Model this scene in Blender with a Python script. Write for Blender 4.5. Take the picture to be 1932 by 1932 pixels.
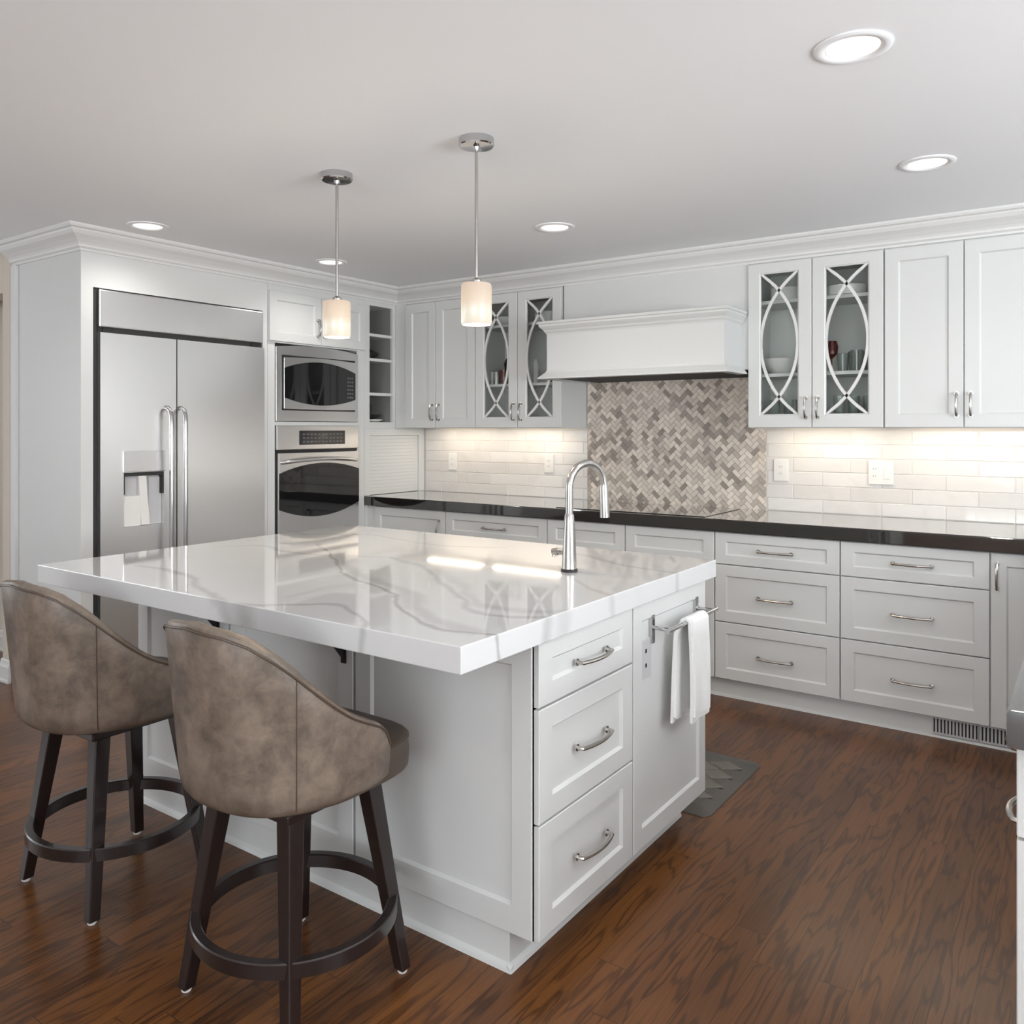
import bpy, bmesh, math, random
from mathutils import Vector
random.seed(7)
for o in list(bpy.data.objects): bpy.data.objects.remove(o)
S = bpy.context.scene
COL = S.collection
PI = math.pi

# ---------------------------------------------------------------- camera
TH = math.radians(35.2705)
FPX = 1563.77; CAMH = 1.40
cd = bpy.data.cameras.new('camera'); cam = bpy.data.objects.new('camera', cd); COL.objects.link(cam)
cd.sensor_fit = 'HORIZONTAL'; cd.sensor_width = 36.0
cd.lens = 36.0 * FPX / 1932.0
cd.shift_x = 0.0
cd.shift_y = -(966.0 - 809.0) / 1932.0
cam.location = (0, 0, CAMH)
cam.rotation_euler = (PI/2, 0, TH)
cd.clip_start = 0.02
S.camera = cam

# ---------------------------------------------------------------- world, large lights, exposure
w = bpy.data.worlds.new('world'); S.world = w; w.use_nodes = True
bg = w.node_tree.nodes['Background']; bg.inputs[0].default_value = (0.86, 0.93, 1.0, 1); bg.inputs[1].default_value = 1.2
S.view_settings.view_transform = 'Standard'
S.view_settings.look = 'None'
S.view_settings.gamma = 1.0
S.view_settings.use_curve_mapping = False
S.view_settings.exposure = 0.54

def area(name, loc, rot, sx, sy, e, col=(1, 1, 1)):
    l = bpy.data.lights.new(name, 'AREA'); l.shape = 'RECTANGLE'; l.size = sx; l.size_y = sy
    l.energy = e; l.color = col
    o = bpy.data.objects.new(name, l); COL.objects.link(o); o.location = loc; o.rotation_euler = rot
    return o
FILL_COL = (0.945, 0.975, 1.0)
area('fill_behind', (0.4, -3.75, 1.40), (PI/2+1.15, 0, 0), 3.6, 1.7, 150, FILL_COL)          # lamp added inside unseen window_1, tilted steeply up to brighten the ceiling
area('fill_right', (2.9, 1.6, 1.45), (PI/2+1.12, 0, PI/2), 2.6, 1.4, 165, FILL_COL)           # added fill lamp beside unseen window_2, aimed high at the ceiling
area('fill_hall', (-6.8, -0.9, 1.40), (PI/2+0.6, 0, -PI/2), 2.4, 1.5, 26, FILL_COL)          # added fill lamp by unseen window_3, tipped upward into the room

# ---------------------------------------------------------------- constants of the place
CT = 0.932; CTB = 0.867; CEIL = 2.41
XF = -4.175                 # face of the tall run on the left
YB = 4.145                  # front of the base doors on the back wall
YC = 4.12                   # worktop front edge
YU = 4.43                   # front of the wall cabinets
YW = 4.76                   # back wall
UB = 1.405; UT = 2.29       # wall cabinet doors
XR = 0.62

# ---------------------------------------------------------------- materials
def new_mat(name):
    m = bpy.data.materials.new(name); m.use_nodes = True
    nt = m.node_tree
    return m, nt, nt.nodes['Principled BSDF']
def simple(name, col, rough=0.5, metal=0.0, coat=0.0, bump=0.0, bscale=40, var=0.0, vscale=3.0, stretch=None):
    m, nt, b = new_mat(name)
    b.inputs['Base Color'].default_value = (*col, 1); b.inputs['Roughness'].default_value = rough
    b.inputs['Metallic'].default_value = metal; b.inputs['Coat Weight'].default_value = coat
    N = nt.nodes; L = nt.links
    tc = N.new('ShaderNodeTexCoord'); mp = N.new('ShaderNodeMapping'); L.new(tc.outputs['Object'], mp.inputs[0])
    if stretch: mp.inputs['Scale'].default_value = stretch
    if var > 0:
        n = N.new('ShaderNodeTexNoise'); n.inputs['Scale'].default_value = vscale; n.inputs['Detail'].default_value = 5
        L.new(mp.outputs[0], n.inputs[0])
        mx = N.new('ShaderNodeMix'); mx.data_type = 'RGBA'
        mx.inputs[6].default_value = (*[c*(1-var) for c in col], 1); mx.inputs[7].default_value = (*[min(1, c*(1+var)) for c in col], 1)
        L.new(n.outputs[0], mx.inputs[0]); L.new(mx.outputs[2], b.inputs['Base Color'])
    if bump > 0:
        n = N.new('ShaderNodeTexNoise'); n.inputs['Scale'].default_value = bscale; n.inputs['Detail'].default_value = 4
        L.new(mp.outputs[0], n.inputs[0])
        bp = N.new('ShaderNodeBump'); bp.inputs['Strength'].default_value = bump; bp.inputs['Distance'].default_value = 0.002
        L.new(n.outputs[0], bp.inputs['Height']); L.new(bp.outputs[0], b.inputs['Normal'])
    return m
def emis(name, col, strength):
    m, nt, b = new_mat(name)
    b.inputs['Base Color'].default_value = (*col, 1)
    b.inputs['Emission Color'].default_value = (*col, 1); b.inputs['Emission Strength'].default_value = strength
    return m
M = {}
M['cab'] = simple('cabinet_paint', (0.652, 0.660, 0.650), 0.38, bump=0.04, bscale=30)
M['shelf_shade'] = simple('shelf_shade_paint', (0.25, 0.25, 0.24), 0.5, var=0.03)  # cabinet paint darkened: the shade inside the shelf column is put into the colour
M['cab_in'] = simple('cabinet_interior', (0.70, 0.71, 0.69), 0.5, var=0.03)
M['ceil'] = simple('ceiling_paint', (0.86, 0.873, 0.89), 0.85, var=0.015, vscale=0.6)
M['trim'] = simple('trim_paint', (0.70, 0.70, 0.69), 0.4, var=0.01)
M['beige'] = simple('beige_wall_paint', (0.60, 0.535, 0.46), 0.8, var=0.02, vscale=2)
M['white_wall'] = simple('white_wall_paint', (0.80, 0.80, 0.80), 0.8, var=0.02, vscale=2)
M['steel'] = simple('brushed_steel', (0.66, 0.655, 0.65), 0.27, 1.0, bump=0.10, bscale=8, stretch=(60, 1.5, 60))
M['steel_v'] = simple('brushed_steel_fridge', (0.78, 0.78, 0.775), 0.30, 1.0, bump=0.05, bscale=6, stretch=(20, 60, 1.2))
M['nickel'] = simple('satin_nickel', (0.50, 0.48, 0.455), 0.24, 1.0, var=0.02)
M['chrome'] = simple('polished_chrome', (0.58, 0.58, 0.59), 0.10, 1.0, var=0.02)
M['faucet'] = simple('stainless_faucet', (0.44, 0.43, 0.41), 0.27, 1.0, var=0.03)
M['black'] = simple('matte_black', (0.012, 0.012, 0.013), 0.5, var=0.1)
M['dark'] = simple('dark_gap', (0.03, 0.03, 0.03), 0.7, var=0.1)
M['bglass'] = simple('black_oven_glass', (0.006, 0.006, 0.007), 0.05, coat=0.4, var=0.1)
M['gstone'] = simple('grey_polished_stone', (0.11, 0.11, 0.108), 0.12, coat=0.8, var=0.1, vscale=20)
M['hsteel'] = simple('polished_steel_bar', (0.50, 0.50, 0.50), 0.20, 1.0, var=0.02)
M['dstone'] = simple('dark_polished_stone', (0.011, 0.0095, 0.008), 0.05, coat=1.0, var=0.25, vscale=30)
M['dstone'].node_tree.nodes['Principled BSDF'].inputs['IOR'].default_value = 1.75
M['cook'] = simple('cooktop_glass', (0.01, 0.01, 0.01), 0.03, coat=1.0, var=0.1)
M['legwood'] = simple('espresso_wood', (0.016, 0.010, 0.009), 0.3, coat=0.3, var=0.35, vscale=12, stretch=(6, 6, 0.6))
M['glide'] = simple('nylon_glide', (0.75, 0.73, 0.70), 0.4, var=0.03)
M['plastic'] = simple('white_plastic', (0.80, 0.79, 0.76), 0.3, var=0.01)
M['greyplastic'] = simple('grey_plastic', (0.55, 0.55, 0.56), 0.4, var=0.02)
M['ceramic'] = simple('white_ceramic', (0.78, 0.78, 0.75), 0.15, coat=0.3, var=0.02)
M['reditem'] = simple('dark_red_glaze', (0.12, 0.015, 0.012), 0.25, var=0.2)
M['towel'] = simple('white_terry', (0.80, 0.80, 0.79), 0.95, bump=0.6, bscale=260, var=0.03, vscale=60)
M['mat'] = simple('mat_rubber', (0.080, 0.071, 0.062), 0.4, var=0.15, vscale=6)
M['grout'] = simple('pale_grout', (0.66, 0.63, 0.59), 0.8, var=0.03)
M['led'] = emis('warm_led', (1.0, 0.86, 0.69), 9)
M['can'] = emis('downlight_lens', (1.0, 0.92, 0.82), 0.8)
M['can'].node_tree.nodes['Principled BSDF'].inputs['Base Color'].default_value = (0.25, 0.24, 0.22, 1)
# glass
m, nt, b = new_mat('cabinet_glass'); M['glass'] = m
b.inputs['Base Color'].default_value = (0.95, 0.97, 0.96, 1); b.inputs['Roughness'].default_value = 0.02
b.inputs['Transmission Weight'].default_value = 1.0; b.inputs['IOR'].default_value = 1.12
m, nt, b = new_mat('drinking_glass'); M['dglass'] = m
b.inputs['Base Color'].default_value = (0.75, 0.80, 0.78, 1); b.inputs['Roughness'].default_value = 0.05
b.inputs['Transmission Weight'].default_value = 0.8; b.inputs['IOR'].default_value = 1.3
# pendant shade glass: opal, lit from inside; brighter toward the bulb, low in the shade
m, nt, b = new_mat('opal_shade'); M['opal'] = m
b.inputs['Base Color'].default_value = (0.30, 0.28, 0.25, 1); b.inputs['Roughness'].default_value = 0.25
tc = nt.nodes.new('ShaderNodeTexCoord'); sp = nt.nodes.new('ShaderNodeSeparateXYZ'); nt.links.new(tc.outputs['Generated'], sp.inputs[0])
cr = nt.nodes.new('ShaderNodeValToRGB'); nt.links.new(sp.outputs['Z'], cr.inputs[0])
cr.color_ramp.elements[0].position = 0.0; cr.color_ramp.elements[0].color = (0.92, 0.80, 0.62, 1)
cr.color_ramp.elements[1].position = 1.0; cr.color_ramp.elements[1].color = (0.72, 0.50, 0.35, 1)
e = cr.color_ramp.elements.new(0.32); e.color = (1.0, 0.93, 0.76, 1)
e = cr.color_ramp.elements.new(0.55); e.color = (0.88, 0.66, 0.46, 1)
nt.links.new(cr.outputs[0], b.inputs['Emission Color']); b.inputs['Emission Strength'].default_value = 0.42
# leather
m, nt, b = new_mat('taupe_leather'); M['leather'] = m
N = nt.nodes; L = nt.links
tc = N.new('ShaderNodeTexCoord')
n1 = N.new('ShaderNodeTexNoise'); n1.inputs['Scale'].default_value = 13; n1.inputs['Detail'].default_value = 8; n1.inputs['Roughness'].default_value = 0.68; n1.inputs['Distortion'].default_value = 0.25
L.new(tc.outputs['Object'], n1.inputs[0])
cr = N.new('ShaderNodeValToRGB'); L.new(n1.outputs[0], cr.inputs[0])
cr.color_ramp.elements[0].position = 0.36; cr.color_ramp.elements[0].color = (0.098, 0.077, 0.060, 1)
cr.color_ramp.elements[1].position = 0.66; cr.color_ramp.elements[1].color = (0.222, 0.170, 0.132, 1)
L.new(cr.outputs[0], b.inputs['Base Color']); b.inputs['Roughness'].default_value = 0.42
n2 = N.new('ShaderNodeTexNoise'); n2.inputs['Scale'].default_value = 60; n2.inputs['Detail'].default_value = 5
L.new(tc.outputs['Object'], n2.inputs[0])
bp = N.new('ShaderNodeBump'); bp.inputs['Strength'].default_value = 0.25; bp.inputs['Distance'].default_value = 0.002
L.new(n2.outputs[0], bp.inputs['Height']); L.new(bp.outputs[0], b.inputs['Normal'])
M['leather_dark'] = simple('dark_leather_seat', (0.070, 0.048, 0.034), 0.45, bump=0.2, bscale=60, var=0.25, vscale=9)
# oak floor, boards run along Y
m, nt, b = new_mat('oak_floor'); M['floor'] = m
N = nt.nodes; L = nt.links
def mth(op, a, bb=None, c=None):
    n = N.new('ShaderNodeMath'); n.operation = op
    for i, v in enumerate((a, bb, c)):
        if v is None: continue
        if isinstance(v, (int, float)): n.inputs[i].default_value = v
        else: L.new(v, n.inputs[i])
    return n.outputs[0]
g = N.new('ShaderNodeNewGeometry'); sp = N.new('ShaderNodeSeparateXYZ'); L.new(g.outputs['Position'], sp.inputs[0])
X = sp.outputs['X']; Y = sp.outputs['Y']
PW = 0.083
xi = mth('FLOOR', mth('DIVIDE', X, PW))
wn = N.new('ShaderNodeTexWhiteNoise'); wn.noise_dimensions = '1D'; L.new(xi, wn.inputs['W'])
yo = mth('ADD', Y, mth('MULTIPLY', wn.outputs['Value'], 7.0))
yi = mth('FLOOR', mth('DIVIDE', yo, 1.35))
wn2 = N.new('ShaderNodeTexWhiteNoise'); wn2.noise_dimensions = '2D'
cmb = N.new('ShaderNodeCombineXYZ'); L.new(xi, cmb.inputs[0]); L.new(yi, cmb.inputs[1]); L.new(cmb.outputs[0], wn2.inputs['Vector'])
rnd = wn2.outputs['Value']
gc = N.new('ShaderNodeCombineXYZ')
L.new(mth('ADD', mth('MULTIPLY', X, 1.0), mth('MULTIPLY', rnd, 31.0)), gc.inputs[0])
L.new(mth('MULTIPLY', mth('ADD', Y, mth('MULTIPLY', rnd, 17.0)), 0.11), gc.inputs[1])
nz = N.new('ShaderNodeTexNoise'); nz.inputs['Scale'].default_value = 5.6; nz.inputs['Detail'].default_value = 4.0; nz.inputs['Roughness'].default_value = 0.52
L.new(gc.outputs[0], nz.inputs[0])
ring = mth('ABSOLUTE', mth('SUBTRACT', mth('FRACT', mth('MULTIPLY', nz.outputs[0], 15.0)), 0.5))     # 0..0.5
ringm = N.new('ShaderNodeMapRange'); ringm.interpolation_type = 'SMOOTHSTEP'; L.new(ring, ringm.inputs[0]); ringm.inputs[1].default_value = 0.01; ringm.inputs[2].default_value = 0.22
fc = N.new('ShaderNodeCombineXYZ'); L.new(mth('MULTIPLY', X, 1.0), fc.inputs[0]); L.new(mth('MULTIPLY', Y, 0.025), fc.inputs[1])
nf = N.new('ShaderNodeTexNoise'); nf.inputs['Scale'].default_value = 170; nf.inputs['Detail'].default_value = 3
L.new(fc.outputs[0], nf.inputs[0])
bl = N.new('ShaderNodeTexNoise'); bl.inputs['Scale'].default_value = 2.2; bl.inputs['Detail'].default_value = 3
gc2 = N.new('ShaderNodeCombineXYZ'); L.new(X, gc2.inputs[0]); L.new(mth('MULTIPLY', Y, 0.4), gc2.inputs[1]); L.new(gc2.outputs[0], bl.inputs[0])
tone = mth('ADD', mth('ADD', mth('MULTIPLY', ringm.outputs[0], 0.23), mth('MULTIPLY', nf.outputs[0], 0.38)), mth('ADD', mth('MULTIPLY', rnd, 0.20), mth('MULTIPLY', bl.outputs[0], 0.24)))
cr = N.new('ShaderNodeValToRGB'); L.new(tone, cr.inputs[0])
cr.color_ramp.elements[0].position = 0.18; cr.color_ramp.elements[0].color = (0.024, 0.0095, 0.0042, 1)
cr.color_ramp.elements[1].position = 0.92; cr.color_ramp.elements[1].color = (0.215, 0.082, 0.020, 1)
e = cr.color_ramp.elements.new(0.50); e.color = (0.080, 0.0290, 0.0085, 1)
seamx = mth('ABSOLUTE', mth('SUBTRACT', mth('FRACT', mth('DIVIDE', X, PW)), 0.5))
seamy = mth('ABSOLUTE', mth('SUBTRACT', mth('FRACT', mth('DIVIDE', yo, 1.35)), 0.5))
seam = mth('MAXIMUM', mth('GREATER_THAN', seamx, 0.490), mth('GREATER_THAN', seamy, 0.4990))
mx = N.new('ShaderNodeMix'); mx.data_type = 'RGBA'; L.new(mth('MULTIPLY', seam, 0.65), mx.inputs[0]); L.new(cr.outputs[0], mx.inputs[6]); mx.inputs[7].default_value = (0.008, 0.004, 0.003, 1)
L.new(mx.outputs[2], b.inputs['Base Color'])
b.inputs['Specular IOR Level'].default_value = 0.4; b.inputs['Roughness'].default_value = 0.30; b.inputs['Coat Weight'].default_value = 0.05; b.inputs['Coat Roughness'].default_value = 0.16
bp = N.new('ShaderNodeBump'); bp.inputs['Strength'].default_value = 0.35; bp.inputs['Distance'].default_value = 0.0012
L.new(mth('SUBTRACT', mth('ADD', mth('MULTIPLY', ringm.outputs[0], 0.3), mth('MULTIPLY', nf.outputs[0], 0.4)), mth('MULTIPLY', seam, 1.0)), bp.inputs['Height']); L.new(bp.outputs[0], b.inputs['Normal'])
# veined quartz
m, nt, b = new_mat('white_veined_quartz'); M['quartz'] = m
N = nt.nodes; L = nt.links
g = N.new('ShaderNodeNewGeometry')
nw = N.new('ShaderNodeTexNoise'); nw.inputs['Scale'].default_value = 4.5; nw.inputs['Detail'].default_value = 4
L.new(g.outputs['Position'], nw.inputs[0])
sp = N.new('ShaderNodeSeparateXYZ'); L.new(g.outputs['Position'], sp.inputs[0])
sn = N.new('ShaderNodeSeparateXYZ'); L.new(nw.outputs['Color'], sn.inputs[0])
U = mth('ADD', sp.outputs['X'], mth('MULTIPLY', mth('SUBTRACT', sn.outputs[0], 0.5), 0.07))
V = mth('ADD', sp.outputs['Y'], mth('MULTIPLY', mth('SUBTRACT', sn.outputs[1], 0.5), 0.09))
nv = N.new('ShaderNodeTexNoise'); nv.inputs['Scale'].default_value = 7; nv.inputs['Detail'].default_value = 3; L.new(g.outputs['Position'], nv.inputs[0])
un = mth('DIVIDE', mth('ADD', U, 3.0), 2.0); vn = mth('DIVIDE', mth('SUBTRACT', V, 1.3), 1.7)
def vein(pts, wd, amp):
    fcn = N.new('ShaderNodeFloatCurve'); L.new(un, fcn.inputs['Value']); c = fcn.mapping.curves[0]
    P = [((x+3.0)/2.0, (y-1.3)/1.7) for x, y in pts]
    c.points[0].location = P[0]; c.points[1].location = P[-1]
    for p in P[1:-1]: c.points.new(*p)
    fcn.mapping.extend = 'HORIZONTAL'; fcn.mapping.update()
    d = mth('ABSOLUTE', mth('MULTIPLY', mth('SUBTRACT', vn, fcn.outputs[0]), 1.7))
    wid = mth('MULTIPLY', nv.outputs[0], wd*2.0)
    mr = N.new('ShaderNodeMapRange'); mr.interpolation_type = 'SMOOTHSTEP'
    L.new(d, mr.inputs[0]); mr.inputs[1].default_value = 0; L.new(wid, mr.inputs[2]); mr.inputs[3].default_value = 1; mr.inputs[4].default_value = 0
    ina = mth('MULTIPLY', mth('GREATER_THAN', un, P[0][0]), mth('LESS_THAN', un, P[-1][0]))
    return mth('MULTIPLY', mth('MULTIPLY', mr.outputs[0], ina), amp)
VV = [
 ([(-2.69,1.57),(-2.43,1.58),(-2.17,1.463),(-1.99,1.402),(-1.84,1.405),(-1.75,1.477),(-1.65,1.537),(-1.53,1.483),(-1.40,1.37)], 0.022, 0.55),
 ([(-2.60,2.30),(-2.25,2.07),(-2.0,1.885),(-1.75,1.764),(-1.57,1.669),(-1.40,1.552),(-1.30,1.487),(-1.20,1.483),(-1.05,1.56)], 0.016, 0.8),
 ([(-2.45,2.26),(-2.05,1.96),(-1.80,1.83),(-1.62,1.75),(-1.45,1.64),(-1.30,1.53),(-1.15,1.50)], 0.05, 0.42),
 ([(-2.10,2.21),(-1.83,2.084),(-1.566,1.892),(-1.383,1.746),(-1.288,1.67),(-1.21,1.686),(-1.05,1.80)], 0.03, 0.5),
 ([(-1.90,2.16),(-1.74,2.066),(-1.523,1.922),(-1.414,1.809),(-1.30,1.75),(-1.05,1.87)], 0.05, 0.33),
 ([(-2.85,2.02),(-2.73,2.118),(-2.52,2.088),(-2.33,2.113),(-2.1,2.22)], 0.02, 0.4),
 ([(-1.75,2.74),(-1.49,2.62),(-1.37,2.572),(-1.22,2.52),(-1.05,2.50)], 0.03, 0.4),
 ([(-1.50,2.40),(-1.35,2.22),(-1.22,2.11),(-1.05,2.06)], 0.022, 0.35),
 ([(-2.9,2.45),(-2.6,2.62),(-2.2,2.55),(-1.9,2.66)], 0.022, 0.35),
]
acc = None
for pts, wd, amp in VV:
    v = vein(pts, wd, amp); acc = v if acc is None else mth('MAXIMUM', acc, v)
nb = N.new('ShaderNodeTexNoise'); nb.inputs['Scale'].default_value = 3; nb.inputs['Detail'].default_value = 8; L.new(g.outputs['Position'], nb.inputs[0])
acc = mth('ADD', acc, mth('MULTIPLY', mth('MAXIMUM', mth('SUBTRACT', nb.outputs[0], 0.55), 0), 0.35))
mx = N.new('ShaderNodeMix'); mx.data_type = 'RGBA'; L.new(acc, mx.inputs[0]); mx.inputs[6].default_value = (0.64, 0.645, 0.65, 1); mx.inputs[7].default_value = (0.35, 0.35, 0.345, 1)
L.new(mx.outputs[2], b.inputs['Base Color']); b.inputs['Roughness'].default_value = 0.055; b.inputs['Coat Weight'].default_value = 0.5; b.inputs['Coat Roughness'].default_value = 0.02
# attribute coloured tile
def tile_mat(name, c0, c1, rough, vein_amt, vcol, bumpd, bscale):
    m, nt, b = new_mat(name); N = nt.nodes; L = nt.links
    at = N.new('ShaderNodeAttribute'); at.attribute_name = 'tone'
    mx = N.new('ShaderNodeMix'); mx.data_type = 'RGBA'; L.new(at.outputs['Fac'], mx.inputs[0]); mx.inputs[6].default_value = (*c0, 1); mx.inputs[7].default_value = (*c1, 1)
    tc = N.new('ShaderNodeTexCoord'); n = N.new('ShaderNodeTexNoise'); n.inputs['Scale'].default_value = 5; n.inputs['Detail'].default_value = 7; n.inputs['Distortion'].default_value = 1.2
    L.new(tc.outputs['Object'], n.inputs[0])
    mr = N.new('ShaderNodeMapRange'); L.new(n.outputs[0], mr.inputs[0]); mr.inputs[1].default_value = 0.52; mr.inputs[2].default_value = 0.75; mr.inputs[3].default_value = 0; mr.inputs[4].default_value = vein_amt
    m2 = N.new('ShaderNodeMix'); m2.data_type = 'RGBA'; L.new(mr.outputs[0], m2.inputs[0]); L.new(mx.outputs[2], m2.inputs[6]); m2.inputs[7].default_value = (*vcol, 1)
    L.new(m2.outputs[2], b.inputs['Base Color']); b.inputs['Roughness'].default_value = rough
    n2 = N.new('ShaderNodeTexNoise'); n2.inputs['Scale'].default_value = bscale; L.new(tc.outputs['Object'], n2.inputs[0])
    bp = N.new('ShaderNodeBump'); bp.inputs['Strength'].default_value = 0.5; bp.inputs['Distance'].default_value = bumpd
    L.new(n2.outputs[0], bp.inputs['Height']); L.new(bp.outputs[0], b.inputs['Normal'])
    return m
M['subway'] = tile_mat('glazed_subway_tile', (0.66, 0.64, 0.61), (0.76, 0.745, 0.72), 0.14, 0.35, (0.55, 0.52, 0.48), 0.006, 9)
M['herring'] = tile_mat('herringbone_marble', (0.29, 0.25, 0.215), (0.80, 0.72, 0.635), 0.3, 0.3, (0.30, 0.27, 0.24), 0.002, 25)

# ---------------------------------------------------------------- mesh helpers
class MB:
    def __init__(s): s.v = []; s.f = []; s.tone = []
    def add(s, vs, fs, tone=0.5):
        k = len(s.v); s.v += [tuple(v) for v in vs]; s.f += [tuple(i+k for i in f) for f in fs]; s.tone += [tone]*len(fs)
    def box(s, x0, x1, y0, y1, z0, z1, c=0.0, tone=0.5):
        if x1 < x0: x0, x1 = x1, x0
        if y1 < y0: y0, y1 = y1, y0
        if z1 < z0: z0, z1 = z1, z0
        if c <= 0:
            vs = [(x, y, z) for z in (z0, z1) for y in (y0, y1) for x in (x0, x1)]
            s.add(vs, [(0,2,3,1),(4,5,7,6),(0,1,5,4),(2,6,7,3),(0,4,6,2),(1,3,7,5)], tone)
        else:
            bm = bmesh.new(); bmesh.ops.create_cube(bm, size=1)
            for v in bm.verts: v.co = ((x0+x1)/2+v.co.x*(x1-x0), (y0+y1)/2+v.co.y*(y1-y0), (z0+z1)/2+v.co.z*(z1-z0))
            bmesh.ops.bevel(bm, geom=bm.edges[:]+bm.verts[:], offset=c, segments=2, affect='EDGES', profile=0.6)
            s.frombm(bm, tone)
        return s
    def frombm(s, bm, tone=0.5):
        bm.verts.index_update(); s.add([v.co[:] for v in bm.verts], [[v.index for v in f.verts] for f in bm.faces], tone); bm.free()
    def lathe(s, prof, cx, cy, n=32, caps=True):
        vs = []; fs = []
        for r, z in prof:
            for i in range(n):
                a = 2*PI*i/n; vs.append((cx+r*math.cos(a), cy+r*math.sin(a), z))
        for j in range(len(prof)-1):
            for i in range(n):
                fs.append((j*n+i, j*n+(i+1) % n, (j+1)*n+(i+1) % n, (j+1)*n+i))
        if caps: fs.append(tuple(range(n))[::-1]); fs.append(tuple((len(prof)-1)*n+i for i in range(n)))
        s.add(vs, fs); return s
    def tube(s, path, r, n=10, flat=None):
        P = [Vector(p) for p in path]; rs = r if isinstance(r, (list, tuple)) else [r]*len(P)
        t0 = (P[1]-P[0]).normalized(); up = Vector((0, 0, 1)) if abs(t0.z) < 0.9 else Vector((1, 0, 0))
        a = t0.cross(up).normalized(); vs = []; fs = []
        for i, p in enumerate(P):
            t = ((P[min(i+1, len(P)-1)]-P[i]).normalized()+(P[i]-P[max(i-1, 0)]).normalized()).normalized() if 0 < i < len(P)-1 else ((P[1]-P[0]) if i == 0 else (P[-1]-P[-2])).normalized()
            a = (a-t*a.dot(t)).normalized(); bb = t.cross(a)
            for k in range(n):
                an = 2*PI*k/n; vs.append(p+a*math.cos(an)*rs[i]+bb*math.sin(an)*rs[i])
        for i in range(len(P)-1):
            for k in range(n): fs.append((i*n+k, i*n+(k+1) % n, (i+1)*n+(k+1) % n, (i+1)*n+k))
        fs.append(tuple(range(n))[::-1]); fs.append(tuple((len(P)-1)*n+k for k in range(n)))
        s.add(vs, fs); return s
    def bar(s, p, q, w0, d0, w1=None, d1=None, ax=None):      # tapered square bar, p bottom q top
        w1 = w1 or w0; d1 = d1 or d0; p = Vector(p); q = Vector(q); vs = []
        for c, wd, dd in ((p, w0, d0), (q, w1, d1)):
            for sx, sy in ((-1,-1),(1,-1),(1,1),(-1,1)): vs.append((c.x+sx*wd/2, c.y+sy*dd/2, c.z))
        s.add(vs, [(0,3,2,1),(4,5,6,7),(0,1,5,4),(1,2,6,5),(2,3,7,6),(3,0,4,7)]); return s
    def prism(s, poly, fn, a, b):       # poly in 2D, fn(u, v, w) -> 3D, extruded a..b
        n = len(poly); vs = [fn(u, v, a) for u, v in poly]+[fn(u, v, b) for u, v in poly]
        fs = [tuple(range(n))[::-1], tuple(range(n, 2*n))]+[(i, (i+1) % n, n+(i+1) % n, n+i) for i in range(n)]
        s.add(vs, fs); return s
    def build(s, name, mat, parent=None, smooth=False, bevel=0.0, sub=0):
        org = Vector(parent['_o']) if parent is not None else Vector((0, 0, 0))
        me = bpy.data.meshes.new(name); me.from_pydata([tuple(Vector(v)-org) for v in s.v], [], s.f)
        at = me.attributes.new('tone', 'FLOAT', 'FACE'); at.data.foreach_set('value', s.tone)
        bm = bmesh.new(); bm.from_mesh(me); bmesh.ops.recalc_face_normals(bm, faces=bm.faces); bm.to_mesh(me); bm.free()
        me.materials.append(M[mat] if isinstance(mat, str) else mat)
        o = bpy.data.objects.new(name, me); COL.objects.link(o)
        if parent is not None: o.parent = parent; o['_o'] = parent['_o']
        else: o['_o'] = (0.0, 0.0, 0.0)
        if smooth:
            for p in me.polygons: p.use_smooth = True
            if hasattr(me, 'set_sharp_from_angle'): me.set_sharp_from_angle(angle=math.radians(40))
        if bevel:
            md = o.modifiers.new('bevel', 'BEVEL'); md.width = bevel; md.segments = 2; md.limit_method = 'ANGLE'
        if sub:
            md = o.modifiers.new('sub', 'SUBSURF'); md.levels = sub; md.render_levels = sub
        return o
def thing(name, label, cat, loc=(0, 0, 0), group=None):
    o = bpy.data.objects.new(name, None); COL.objects.link(o); o.location = loc; o['_o'] = tuple(float(a) for a in loc)
    o.empty_display_size = 0.1
    o['label'] = label; o['category'] = cat
    if group: o['group'] = group
    return o
def single(mb, name, mat, label, cat, loc, group=None, **kw):       # a thing that is one mesh, with its origin at loc
    h = {'_o': tuple(loc)}
    class _P(dict): pass
    org = Vector(loc); mb.v = [tuple(Vector(v)-org) for v in mb.v]
    o = mb.build(name, mat, None, **kw); o.location = loc; o['_o'] = tuple(float(a) for a in loc)
    o['label'] = label; o['category'] = cat
    if group: o['group'] = group
    return o
def struct(name, mb, mat, **kw):
    o = mb.build(name, mat, **kw); o['kind'] = 'structure'; return o

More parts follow.
